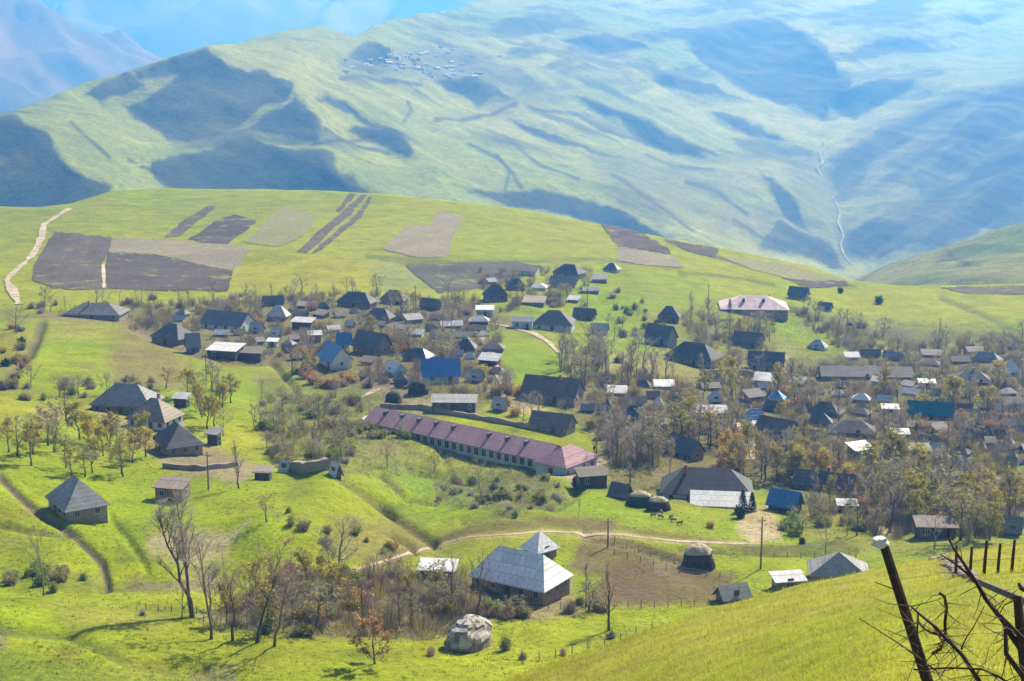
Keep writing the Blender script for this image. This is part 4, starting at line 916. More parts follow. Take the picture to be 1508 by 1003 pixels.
random.seed(77)
OUT = [([(240,470),(470,448),(560,470),(690,475),(720,560),(600,580),(520,570),(440,540),(300,505)], 40, 'small weathered outbuilding among the gardens of the upper village', 'outbuildings of the upper village'),
 ([(1070,560),(1240,560),(1500,575),(1500,690),(1300,690),(1100,660)], 54, 'small weathered outbuilding among the trees across the village', 'outbuildings across the village'),
 ([(830,560),(1030,570),(1040,630),(900,660),(800,610)], 15, 'small weathered outbuilding in the grove beside the large brown barn', 'outbuildings beside the brown barn'),
 ([(700,400),(900,395),(900,430),(760,470),(700,460)], 7, 'small weathered outbuilding below the bluish ploughed field', 'outbuildings below the bluish field'),
 ([(1230,520),(1500,515),(1500,560),(1230,532)], 8, 'small weathered outbuilding in the far hedgerows', 'outbuildings in the far hedgerows')]
for poly, n, lb, gp in OUT:
    xs = [p[0] for p in poly]; ys = [p[1] for p in poly]; got = 0; tries = 0
    while got < n and tries < 4000:
        tries += 1; x, y = random.uniform(min(xs), max(xs)), random.uniform(min(ys), max(ys)); wpx = random.uniform(16, 40); hpx_ = wpx*random.uniform(0.38, 0.55)
        if not in_poly(np.array([x]), np.array([y]), poly)[0]: continue
        if any(x+wpx > b0+1 and x < b1-1 and y > b2+3 and y-hpx_ < b3-3 for b0, b1, b2, b3 in BOXES): continue
        got += 1
        house(x, x+wpx, y-hpx_, y, random.choice((-35,-20,-8,0,10,25)), random.uniform(0.5, 0.8), random.choice(('shed','gable','gable','hip')), random.choice(('dark','brown','grey','grey','pale','brown','tan','white')), random.choice(('mud','stone','dark','white')), lb, name='outbuilding', cat='outbuilding', wfrac=0.55, hmin=2.2, hmax=4.2, group=gp, wins=False, chim=False)

# ---- the school with the long dusty-red roof
def level_pt(px, py, z):
    d_ = rays(np.array(float(px)), np.array(float(py))); k_ = (z-CAM[2])/d_[2]; return CAM+d_*k_
zg = float(near.at(np.array(680.), np.array(655.))[2])-0.3
A = level_pt(556, 599, zg+6.0); B = level_pt(818, 654, zg+6.0)
Ls = float(np.linalg.norm((B-A)[:2])); yaw = math.atan2(B[1]-A[1], B[0]-A[0]); Cn = (A+B)/2; Ws = 8.4
sch = empty('school', (Cn[0], Cn[1], zg), yaw)
tag(sch, 'very long low school with a dusty red tin roof and a row of roof vents', 'school')
wm = wall_mesh(Ls, Ws, 3.5, 2.5, 'gable', 2.4); wm.build('wall', WALL['pale'], sch)
roof_mesh(Ls, Ws, 3.5, 2.5, 'gable', 0.6).build('roof', ROOF['pink'], sch)
mb = MB(); mb.box(-Ls/2-0.05, Ls/2+0.05, -Ws/2-0.12, Ws/2+0.12, -2.4, 0.35); mb.build('plinth', WALL['stone'], sch)
nw = 23
for k in range(nw):
    x = -Ls/2+(k+0.6)/nw*(Ls-3)
    window_mb((x, -Ws/2, 1.95), (1,0,0), (0,-1,0), 1.35, 1.9).build('window', [M_frame, M_glass], sch)
for k in range(9):
    if k == 5: continue
    x = -Ls/2+4+k*(Ls-9)/8.4
    mb = MB(); y, z = -1.3, 3.5+2.5*(1-1.3/(Ws/2))
    mb.box(x-0.32, x+0.32, y-0.75, y+0.75, z-0.5, z+0.62); mb.build('roof_vent', ROOF['dark'], sch)
# cross wing at the yard end and the round pale end
wL, wW = 11.5, 8.0
wx0 = Ls/2+wW/2-0.6
mb = MB(); mb.box(wx0-wW/2, wx0+wW/2, -wL/2-0.5, wL/2-0.5, -2.6, 3.55); wing = mb.build('cross_wing', WALL['pale'], sch)
mb = roof_mesh(wL, wW, 3.7, 2.7, 'hip', 0.6); mb.v = [(wx0-y, x-0.5, z) for x, y, z in mb.v]
mb.build('wing_roof', ROOF['rose'], wing)
for yy in (-5.5, -2.5, 0.5, 3.5):
    window_mb((wx0+wW/2, yy, 1.95), (0,1,0), (1,0,0), 1.15, 1.6).build('window', [M_frame, M_glass], wing)
window_mb((wx0, -wL/2-0.5, 1.95), (1,0,0), (0,-1,0), 1.3, 1.6).build('window', [M_frame, M_glass], wing)
mb = MB(); ring = [(-Ls/2-0.02-3.6*math.sin(a_), -Ws/2*0.92*math.cos(a_)) for a_ in np.linspace(0, math.pi, 13)]
vs = [(x, y, -2) for x, y in ring]+[(x, y, 3.2) for x, y in ring]+[(-Ls/2-0.02, 0, 3.9)]
fs = [(i+1, i, 13+i, 14+i) for i in range(12)]+[(14+i, 13+i, 26) for i in range(12)]
mb.add(vs, fs); mb.build('rounded_end', WALL['pale'], sch)
BOXES.append((520, 875, 598, 692))

# ---- the big hipped house with its whitewashed lean-to
big = house(966, 1114, 686, 747, -7, 0.58, 'hip', 'slate', 'pale', 'large dark hipped house with a white roofed lean-to along its front', cat='house', hipk=0.8, wfrac=0.40, hmax=6.6, chim=True, wins=True)
L, W, wh, rise = big['spec']
mb = MB(); x0, x1 = -L*0.16, L*0.5+0.3; y0, y1 = -W/2-4.2, -W/2-0.06
mb.add([(x0,y0,-2.6),(x1,y0,-2.6),(x1,y1,-2.6),(x0,y1,-2.6),(x0,y0,1.2),(x1,y0,1.2),(x1,y1,2.9),(x0,y1,2.9)], [(3,2,1,0),(4,5,6,7),(0,1,5,4),(1,2,6,5),(2,3,7,6),(3,0,4,7)])
lt = mb.build('lean_to', WALL['mud'], big)
mb = MB(); mb.add([(x0-0.4,y0-0.5,1.12),(x1+0.4,y0-0.5,1.12),(x1+0.4,y1,3.02),(x0-0.4,y1,3.02),(x0-0.4,y0-0.5,1.26),(x1+0.4,y0-0.5,1.26),(x1+0.4,y1,3.16),(x0-0.4,y1,3.16)], [(3,2,1,0),(4,5,6,7),(0,1,5,4),(1,2,6,5),(2,3,7,6),(3,0,4,7)])
mb.build('lean_to_roof', ROOF['white'], lt)

# ---- roof vents on the pink hall
hall = [o for o in COL.objects if o.get('label', '').startswith('wide hall')][0]
L, W, wh, rise = hall['spec']
for fx in (-0.16, 0.14):
    mb = MB(); mb.box(L*fx-0.5, L*fx+0.5, -W*0.22-0.6, -W*0.22+0.6, wh+rise*0.3, wh+rise*0.85); mb.build('roof_vent', ROOF['dark'], hall)

# ---- far hamlet on the great hill
random.seed(41)
hamlet = []
def tiny_house(px, py, roofm, lab, grp):
    p = hill.at(np.array(float(px)), np.array(float(py)))
    r_ = empty('hamlet_house', (p[0], p[1], p[2]-1), random.uniform(-0.5, 0.5))
    L, W = random.uniform(7, 12), random.uniform(6, 8)
    wall_mesh(L, W, 3.0, 2.0, 'gable', 4).build('wall', WALL[random.choice(('white', 'stone', 'pale'))], r_)
    roof_mesh(L, W, 3.0, 2.0, 'gable', 0.7).build('roof', ROOF[roofm], r_)
    tag(r_, lab, 'house', grp)
for i in range(64):
    tiny_house(min(max(random.gauss(618, 48), 505), 735), min(max(random.gauss(97, 11), 74), 120), random.choice(('white','grey','tan','pale','grey','tan','pale','brown')), 'tiny house of the hazy hamlet high on the hill across the valley', 'houses of the hazy hamlet across the valley')
# ------------------------------------------------------------------ trees and shrubs
def mat_bark(name, c):
    m = N(name, 0.95, 0.1); P = m.coord('Object')
    nz = m.noise(3.0, 4, 0.6, P); c0 = m.mix(nz, tuple(x*0.65 for x in c), tuple(x*1.3 for x in c))
    oi = m.n('ShaderNodeObjectInfo'); c0 = m.mix(1.0, c0, m.ramp(oi.outputs['Random'], [(0, 0.75), (1, 1.2)]), 'MULTIPLY')
    m.color(c0); return m.mat
def mat_leaf(name, c1, c2, trans=0.35):
    m = N(name, 0.8, 0.15); P = m.coord('Object')
    nz = m.noise(0.8, 4, 0.7, P); oi = m.n('ShaderNodeObjectInfo')
    geo = m.n('ShaderNodeNewGeometry')
    f = m.n('ShaderNodeMath'); f.operation = 'ADD'; m.l(geo.outputs['Random Per Island'], f.inputs[0]); m.l(oi.outputs['Random'], f.inputs[1])
    f2 = m.n('ShaderNodeMath'); f2.operation = 'MULTIPLY'; m.l(f.outputs[0], f2.inputs[0]); f2.inputs[1].default_value = 0.5
    c0 = m.mix(f2.outputs[0], c1, c2)
    c0 = m.mix(1.0, c0, m.ramp(nz, [(0.3, 0.6), (0.7, 1.15)]), 'MULTIPLY'); m.color(c0)
    tr = m.n('ShaderNodeBsdfTranslucent'); m.l(c0, tr.inputs[0]); mx = m.n('ShaderNodeMixShader'); mx.inputs[0].default_value = trans
    out = m.t.nodes['Material Output']; m.l(m.b.outputs[0], mx.inputs[1]); m.l(tr.outputs[0], mx.inputs[2]); m.l(mx.outputs[0], out.inputs['Surface'])
    return m.mat
BARK = mat_bark('bark', (0.13,0.105,0.085)); BARKG = mat_bark('grey_bark', (0.25,0.22,0.19))
TW = {'grey': mat_leaf('grey_twigs', (0.46,0.40,0.34), (0.37,0.31,0.26), 0.3), 'brown': mat_leaf('brown_twigs', (0.46,0.35,0.24), (0.36,0.27,0.19), 0.3), 'purple': mat_leaf('reddish_twigs', (0.40,0.29,0.23), (0.32,0.23,0.19), 0.25), 'dark': mat_leaf('dark_twigs', (0.15,0.12,0.10), (0.20,0.16,0.13), 0.2)}
LF = {'olive': mat_leaf('olive_leaves', (0.32,0.29,0.05), (0.42,0.36,0.05)), 'yellow': mat_leaf('yellow_leaves', (0.58,0.47,0.04), (0.42,0.40,0.05)),
      'orange': mat_leaf('orange_leaves', (0.60,0.35,0.07), (0.56,0.40,0.09)), 'rust': mat_leaf('rust_leaves', (0.50,0.27,0.10), (0.40,0.25,0.11)),
      'green': mat_leaf('green_leaves', (0.20,0.31,0.04), (0.30,0.38,0.05)), 'dark': mat_leaf('dark_leaves', (0.030,0.045,0.020), (0.055,0.070,0.030), 0.1),
      'dull': mat_leaf('dull_leaves', (0.30,0.29,0.11), (0.36,0.31,0.14))}

def rot_about(v, axis, a):
    from mathutils import Quaternion
    return Quaternion(axis, a) @ v
def tree_meshes(seed, H=10.0, spread=0.42, up=0.6, limbs=10, first=0.25, lean=0.06, tw_mat='grey', leaf=None, nleaf=0, lsize=0.28, stems=1, twigs=26, tw_w=0.036, bark=BARK, trunk_r=None):
    """trunk with limbs, and a crown of fine twigs (and leaves) spread through its volume"""
    rd = random.Random(seed); tk = MB(); cr = MB(); tr = trunk_r or H*0.018
    rv = lambda s=1.0: Vector((rd.uniform(-s,s), rd.uniform(-s,s), rd.uniform(-s,s)))
    tips = []
    for st in range(stems):
        a0 = rd.uniform(0, 6.28); ln = lean if stems == 1 else rd.uniform(0.18, 0.3)
        top = Vector((math.cos(a0)*ln*H, math.sin(a0)*ln*H, H*(0.92 if stems == 1 else rd.uniform(0.72, 0.95))))
        n = 7; pts = []; rad = []
        for i in range(n):
            f = i/(n-1); q = Vector((top.x*f**1.2, top.y*f**1.2, top.z*f-0.35*(i == 0)))+rv(0.018*H)*(f > 0 and f < 1)
            pts.append(q); rad.append(tr*(1-0.86*f)+0.006)
        rad[0] *= 1.35
        tk.tube(pts, rad, 6)
        for li in range(limbs):
            f = first+(0.95-first)*(li+rd.random()*0.6)/limbs
            i = min(int(f*(n-1)), n-2); b = pts[i].lerp(pts[i+1], f*(n-1)-i)
            az = a0+li*2.4+rd.uniform(-0.5, 0.5)
            el = up*rd.uniform(0.7, 1.25)+0.5*f
            ll = H*spread*(1.15-0.75*abs(f-0.42))*rd.uniform(0.7, 1.15)*(1.0 if f < 0.8 else 0.7)
            dr = Vector((math.cos(az)*math.cos(el), math.sin(az)*math.cos(el), math.sin(el)))
            lp = [b]; 
            for k in range(1, 5): lp.append(lp[-1]+(dr+Vector((0,0,0.12*k*up))+rv(0.22)).normalized()*ll/4)
            r0 = max(0.02, rad[i]*0.55); tk.tube(lp, [r0, r0*0.7, r0*0.5, r0*0.34, 0.012], 4)
            for sb in range(5):
                g = rd.uniform(0.3, 1.0)*4; j = min(int(g), 3); sbp = lp[j].lerp(lp[j+1], g-j)
                sd_ = ((lp[j+1]-lp[j]).normalized()+rv(0.9)+Vector((0,0,0.25*up))).normalized(); sl = ll*rd.uniform(0.28, 0.5)
                mid = sbp+sd_*sl*0.5+rv(0.05*sl); end = sbp+(sd_+rv(0.3)).normalized()*sl
                tk.tube([sbp, mid, end], [r0*0.3+0.008, r0*0.2+0.006, 0.006], 3, cap=False)
                tips += [(sbp, mid, sd_, sl), (mid, end, sd_, sl)]
    for (p0, p1, dd, sl) in tips:
        for k in range(twigs//2):
            q = p0.lerp(p1, rd.random()); td = (dd*0.8+rv(1.0)+Vector((0,0,0.35*up))).normalized()
            tl = rd.uniform(0.35, 1.0)*H*0.085; e = q+td*tl; sidev = td.cross(rv()).normalized()*tw_w*rd.uniform(0.5, 1.0)
            m_ = q.lerp(e, 0.55)+rv(0.12*tl)
            cr.add([q-sidev*0.5, q+sidev*0.5, m_+sidev*0.35, m_-sidev*0.35, e], [(0,1,2,3),(3,2,4)], 0)
    if leaf:
        for k in range(nleaf):
            p0, p1, dd, sl = rd.choice(tips); q = p0.lerp(p1, rd.uniform(0, 1.25))+rv(0.05*H)
            a = rv().normalized(); b = a.cross(rv()).normalized(); s_ = lsize*rd.uniform(0.6, 1.3)
            cr.add([q-a*s_, q+b*s_*0.55, q+a*s_, q-b*s_*0.55], [(0,1,2,3)], 1)
    return tk, cr, bark, [TW[tw_mat]]+([LF[leaf]] if leaf else [])
def shrub_mesh(seed, H=2.2, Wd=1.5, tw='brown', leaf=None, nleaf=0, ntw=420, lsize=0.16, tw_w=0.03):
    rd = random.Random(seed); mb = MB()
    rv = lambda s=1.0: Vector((rd.uniform(-s,s), rd.uniform(-s,s), rd.uniform(-s,s)))
    ends = []; clumps = [(rd.uniform(0, 6.28), rd.uniform(0.2, 1.0), rd.uniform(0.6, 1.0)) for _ in range(7)]
    for k in range(ntw):
        az, ro, hh = rd.choice(clumps); az += rd.gauss(0, 0.5); ro *= rd.uniform(0.6, 1.1)
        base_ = Vector((math.cos(az)*ro*Wd*0.35, math.sin(az)*ro*Wd*0.35, -0.1))
        e = Vector((math.cos(az)*ro*Wd*rd.uniform(0.6, 1.1), math.sin(az)*ro*Wd*rd.uniform(0.6, 1.1), H*hh*rd.uniform(0.45, 1.05)*(1.1-0.35*ro)))
        m_ = base_.lerp(e, 0.5)+rv(0.16*H); s_ = (e-base_).cross(rv()).normalized()*tw_w
        mb.add([base_-s_*0.6, base_+s_*0.6, m_+s_*0.5, m_-s_*0.5, e], [(0,1,2,3),(3,2,4)], 0); ends.append((m_, e))
    for k in range(nleaf):
        a, b = rd.choice(ends); q = a.lerp(b, rd.uniform(0.1, 1.05))+rv(0.07*H)
        u_ = rv().normalized(); v_ = u_.cross(rv()).normalized(); s_ = lsize*rd.uniform(0.6, 1.3)
        mb.add([q-u_*s_, q+v_*s_*0.6, q+u_*s_, q-v_*s_*0.6], [(0,1,2,3)], 1)
    return mb, [TW[tw]]+([LF[leaf]] if leaf else [])

class Proto: pass
def make_proto(name, cat, **kw):
    p = Proto(); p.name = name; p.cat = cat; p.H = kw.get('H', 10.0)
    tk, cr, bark, cm = tree_meshes(**kw); p.tk = tk.mesh('trunk', bark); p.cr = cr.mesh('crown', cm); return p
def make_shrub(name, cat, **kw):
    p = Proto(); p.name = name; p.cat = cat; p.H = kw.get('H', 2.2); mb, m_ = shrub_mesh(**kw); p.tk = None; p.cr = mb.mesh('foliage', m_); return p
PR = {
 'bare': [make_proto('bare_tree', 'bare tree', seed=s, H=10, spread=sp, up=u_, limbs=11, tw_mat=tm, twigs=tw, bark=BARKG if s % 2 else BARK) for s, sp, u_, tm, tw in ((1,.36,.7,'grey',16),(2,.42,.55,'brown',15),(3,.30,.9,'brown',17),(4,.40,.6,'purple',15),(5,.46,.5,'grey',14),(6,.34,.8,'brown',17))],
 'fork': [make_proto('bare_tree', 'bare tree', seed=s, H=10, spread=.22, up=.9, limbs=13, first=.3, tw_mat='grey', twigs=18, stems=2, trunk_r=.14, bark=BARK) for s in (15, 16)],
 'row': [make_proto('bare_tree', 'bare tree', seed=s, H=10, spread=.36, up=.75, limbs=9, first=.42, lean=.2, tw_mat=tm, twigs=18, trunk_r=.13, bark=BARK) for s, tm in ((17,'brown'),(18,'purple'),(19,'grey'),(20,'brown'))],
 'tall': [make_proto('bare_tree', 'bare tree', seed=s, H=10, spread=.2, up=1.1, limbs=14, first=.2, tw_mat=tm, twigs=15, trunk_r=.13) for s, tm in ((11,'grey'),(12,'brown'),(13,'grey'))],
 'yellow': [make_proto('yellowing_tree', 'yellowing tree', seed=s, H=10, spread=.36, up=.65, limbs=11, tw_mat='brown', leaf=lf, nleaf=nl, twigs=14) for s, lf, nl in ((21,'yellow',900),(22,'olive',700),(23,'olive',520),(24,'yellow',480))],
 'orange': [make_proto('orange_tree', 'autumn tree', seed=s, H=10, spread=.42, up=.5, limbs=10, first=.12, tw_mat='brown', leaf=lf, nleaf=1300, twigs=12) for s, lf in ((31,'orange'),(32,'rust'))],
 'greent': [make_proto('green_tree', 'leafy tree', seed=s, H=10, spread=.36, up=.6, limbs=10, first=.18, tw_mat='brown', leaf='green', nleaf=1000, twigs=12) for s in (41, 42)],
 'dull': [make_proto('dull_tree', 'half bare tree', seed=s, H=10, spread=.4, up=.55, limbs=10, tw_mat='grey', leaf='dull', nleaf=230, twigs=15) for s in (51, 52, 53)],
 'brush': [make_shrub('bare_shrub', 'bare shrub', seed=s, tw=t_, H=2.6, Wd=1.7) for s, t_ in ((61,'brown'),(62,'grey'),(63,'purple'),(64,'dark'))],
 'bush': [make_shrub('green_bush', 'bush', seed=s, tw='brown', leaf=lf, nleaf=420, ntw=240, H=2.4, Wd=1.6) for s, lf in ((71,'green'),(72,'dull'),(73,'green'))],
 'ybush': [make_shrub('yellow_bush', 'yellow bush', seed=s, tw='brown', leaf=lf, nleaf=460, ntw=240, H=2.6, Wd=1.8) for s, lf in ((81,'yellow'),(82,'orange'),(83,'olive'))],
 'obush': [make_shrub('orange_bush', 'orange bush', seed=s, tw='brown', leaf=lf, nleaf=520, ntw=240, H=2.6, Wd=1.9) for s, lf in ((91,'orange'),(92,'rust'))],
 'dark': [make_shrub('dark_bush', 'dark bush', seed=s, tw='dark', leaf='dark', nleaf=620, ntw=200, H=2.4, Wd=1.5) for s in (95, 96)],
}
COUNT = {}
def plant(kind, px, py, Hm, label, group=None, layer=near, idx=None, wide=1.0, rz=None, parts=True):
    ps = PR[kind]; p = ps[random.randrange(len(ps)) if idx is None else idx % len(ps)]
    P = layer.at(np.array(float(px)), np.array(float(py)))
    COUNT[p.cat] = COUNT.get(p.cat, 0)+1
    s_ = Hm/p.H; rz = random.uniform(0, 6.28) if rz is None else rz
    if p.tk is None: o = link(p.name, p.cr)
    elif not parts:
        if not hasattr(p, 'one'):
            me = p.tk.copy(); nt_ = len(p.tk.vertices)
            import bmesh as _b
            bm = _b.new(); bm.from_mesh(p.tk); nf = len(bm.faces); bm.from_mesh(p.cr); bm.faces.ensure_lookup_table()
            for k in range(nf, len(bm.faces)): bm.faces[k].material_index += 1
            bm.to_mesh(me); bm.free()
            for m_ in p.cr.materials: me.materials.append(m_)
            p.one = me
        o = link(p.name, p.one)
    else:
        o = bpy.data.objects.new(p.name, None); COL.objects.link(o)
        t_ = link('trunk', p.tk, o); c_ = link('crown', p.cr, o)
    o.location = (P[0], P[1], P[2]-0.05); o.rotation_euler = (random.uniform(-.05,.05), random.uniform(-.05,.05), rz); o.scale = (s_*wide, s_*wide, s_)
    tag(o, label, p.cat, group); return o
def blocked(x, y, pad=3):
    for x0, x1, y0, y1 in BOXES:
        if x0-pad < x < x1+pad and y0+(y1-y0)*0.55 < y < y1+2*pad+4: return True
    return False
def cluster(poly, n, mix, hr, label, group, keep=1.0):
    """trees of one stand; label says which stand"""
    xs = [p[0] for p in poly]; ys = [p[1] for p in poly]; got = 0; tries = 0
    kinds = [k for k, w_ in mix for _ in range(w_)]
    while got < n and tries < n*40:
        tries += 1; x, y = random.uniform(min(xs), max(xs)), random.uniform(min(ys), max(ys))
        if not in_poly(np.array([x]), np.array([y]), poly)[0] or blocked(x, y): continue
        k = random.choice(kinds); got += 1
        if k == 'bare' and COUNT.get('bare tree', 0) >= 255: k = 'dull'
        if k == 'brush' and COUNT.get('bare shrub', 0) >= 285: k = 'bush'
        lb = label[k] if isinstance(label, dict) else label
        word = {'bare': 'bare grey brown tree', 'tall': 'slender tall bare tree', 'yellow': 'yellow olive leafed tree', 'orange': 'orange leafed tree', 'greent': 'small green leafed tree', 'dull': 'half bare dull tree', 'brush': 'leafless brown shrub', 'bush': 'low green bush', 'ybush': 'low yellow bush', 'obush': 'low orange bush', 'dark': 'dark evergreen bush'}[k]
        h = random.uniform(*hr)*(0.50 if k in ('brush','bush','ybush','obush','dark') else 1.0)
        plant(k, x, y, h, word+' '+lb, word+'s '+group, wide=random.uniform(1.1, 1.6), parts=(near.depth(x, y) < 430))
random.seed(99)
SPOTS = [
 ([(300,932),(310,905),(420,845),(560,838),(690,846),(735,900),(640,942),(430,938)], 84, [('bare',4),('yellow',3),('dull',4),('brush',6),('ybush',3),('obush',1),('bush',2)], (3.6,7.0), 'in the thicket in front of the white tin shed', 'of the thicket below the white tin shed'),
 ([(380,575),(530,585),(560,620),(520,680),(400,690),(370,640)], 46, [('bare',2),('dull',3),('brush',4),('bush',4),('ybush',1)], (3.5,7), 'between the farm and the long school', 'between farm and school'),
 ([(520,622),(660,668),(690,700),(560,705),(480,680)], 44, [('bush',7),('brush',2),('dull',1)], (2.8,5), 'in the orchard below the red roofed school', 'of the orchard below the school'),
 ([(40,447),(300,440),(500,432),(700,440),(700,452),(500,452),(300,456),(40,464)], 46, [('bare',5),('brush',4),('dull',2)], (4,8), 'along the meadow edge above the village', 'along the upper meadow edge'),
 ([(290,455),(460,452),(480,500),(520,560),(430,555),(390,510),(300,500)], 64, [('bare',4),('brush',5),('dull',3),('obush',2),('ybush',2),('yellow',1)], (4,8), 'among the white roofed upper sheds', 'among the white roofed sheds'),
 ([(430,520),(535,540),(545,575),(470,575),(430,545)], 16, [('ybush',4),('obush',2),('brush',2)], (5,7.5), 'in front of the bright blue tin house', 'in front of the bright blue tin house'),
 ([(520,450),(690,455),(735,560),(700,580),(640,540),(520,520)], 70, [('bare',4),('brush',5),('dull',3),('ybush',2),('obush',1),('yellow',1)], (4.5,9), 'between the bright blue roof and the dirt road', 'between the blue roof and the dirt road'),
 ([(725,575),(770,560),(800,615),(880,625),(880,690),(850,650),(740,625)], 26, [('bare',4),('obush',2),('ybush',2),('dull',2)], (4,7), 'behind the school around the little pale roofed hut', 'behind the school'),
 ([(820,540),(870,515),(1010,565),(1010,620),(900,600),(850,590)], 56, [('bare',7),('tall',2),('dull',2),('brush',2)], (5,10), 'in the grove beside the large brown barn', 'of the grove beside the stone barn'),
 ([(895,610),(1060,620),(1060,650),(985,690),(900,700),(890,660)], 44, [('bare',5),('tall',2),('dull',4),('yellow',2),('brush',2)], (6,11), 'in the grove between school yard and big hipped house', 'between the school yard and the big hipped house'),
 ([(1040,640),(1110,640),(1190,700),(1290,690),(1290,720),(1110,715),(1040,690)], 40, [('orange',2),('yellow',5),('dull',4),('ybush',3),('obush',2),('bare',2)], (5,9), 'in the belt behind the blue tin house', 'of the orange and yellow belt'),
 ([(1030,545),(1508,560),(1508,690),(1300,690),(1180,690),(1080,640),(1020,590)], 190, [('bare',6),('tall',1),('dull',4),('brush',7),('yellow',2),('ybush',2),('obush',1),('bush',1)], (4.5,9), 'between the dark roofs across the village', 'between the dark roofs of the far side'),
 ([(1190,735),(1300,700),(1508,720),(1508,792),(1400,800),(1300,790)], 80, [('yellow',5),('dull',4),('bare',7),('ybush',4),('brush',4),('bush',1)], (6,11), 'in the yellow olive wood behind the fence posts', 'of the yellow olive wood behind the fence posts'),
 ([(1000,455),(1130,470),(1140,520),(1060,560),(1020,485)], 40, [('bare',5),('brush',3),('dull',3),('yellow',1)], (4.5,9), 'around the barns below the pink hall', 'around the barns below the pink hall'),
 ([(1150,452),(1200,455),(1340,505),(1508,500),(1508,545),(1340,545),(1250,520)], 60, [('bare',5),('brush',5),('dull',2)], (4,8), 'in the hedgerows beyond the very long cowshed', 'of the hedgerows beyond the long cowshed'),
 ([(860,405),(960,450),(950,520),(880,530),(850,470),(830,430)], 30, [('bare',3),('brush',4),('bush',3)], (3.5,7), 'on the bright pasture above the brown barn', 'on the bright pasture'),
 ([(735,420),(860,420),(860,448),(740,460)], 20, [('bare',3),('brush',3),('bush',2)], (3.5,6), 'below the bluish ploughed field', 'below the bluish ploughed field'),
 ([(270,570),(345,570),(360,640),(300,660),(275,625)], 16, [('yellow',3),('dull',3),('bare',2)], (5,8), 'beside the farm cluster on its sunny side', 'on the sunny side of the farm'),
 ([(120,650),(215,640),(230,690),(160,712),(120,700)], 14, [('yellow',5),('dull',2)], (5.5,8), 'in the clump in front of the farm houses', 'in the clump before the farm'),
 ([(0,640),(118,640),(118,700),(0,700)], 12, [('bare',4),('yellow',2),('dull',2)], (5,8.5), 'in the loose row above the lone stone house', 'of the loose row above the lone stone house'),
 ([(0,560),(135,560),(250,560),(250,578),(0,590)], 30, [('brush',6),('bare',2),('bush',2)], (3.5,6), 'in the hedge above the farm', 'of the hedge above the farm'),
 ([(0,490),(30,485),(42,530),(20,570),(0,575)], 14, [('brush',3),('ybush',3),('dark',1)], (4,6), 'on the bank beside the sunken brown track', 'on the bank beside the sunken track'),
 ([(640,690),(790,690),(850,740),(760,760),(640,745)], 32, [('brush',5),('bush',4)], (2.8,5), 'in the rough hollow below the school', 'in the hollow below the school'),
 ([(700,895),(880,880),(890,900),(720,912)], 14, [('brush',4),('bare',2)], (3,5.5), 'along the fence before the large grey house', 'along the fence before the large grey house'),
 ([(1120,745),(1240,750),(1300,790),(1160,790)], 22, [('bare',3),('brush',4),('bush',2)], (3.5,6), 'on the grass beside the sandy yard', 'beside the sandy yard'),
 ([(10,850),(60,835),(140,845),(130,872),(20,875)], 16, [('brush',4),('bush',2)], (3,5), 'in the hollow behind the near grass bank', 'in the hollow behind the near bank'),
 ([(420,740),(560,760),(640,800),(560,835),(430,830)], 9, [('brush',1)], (2.5,4.5), 'on the rough bank beside the ravine', 'on the rough bank by the ravine'),
]
for s in SPOTS: cluster(*s)
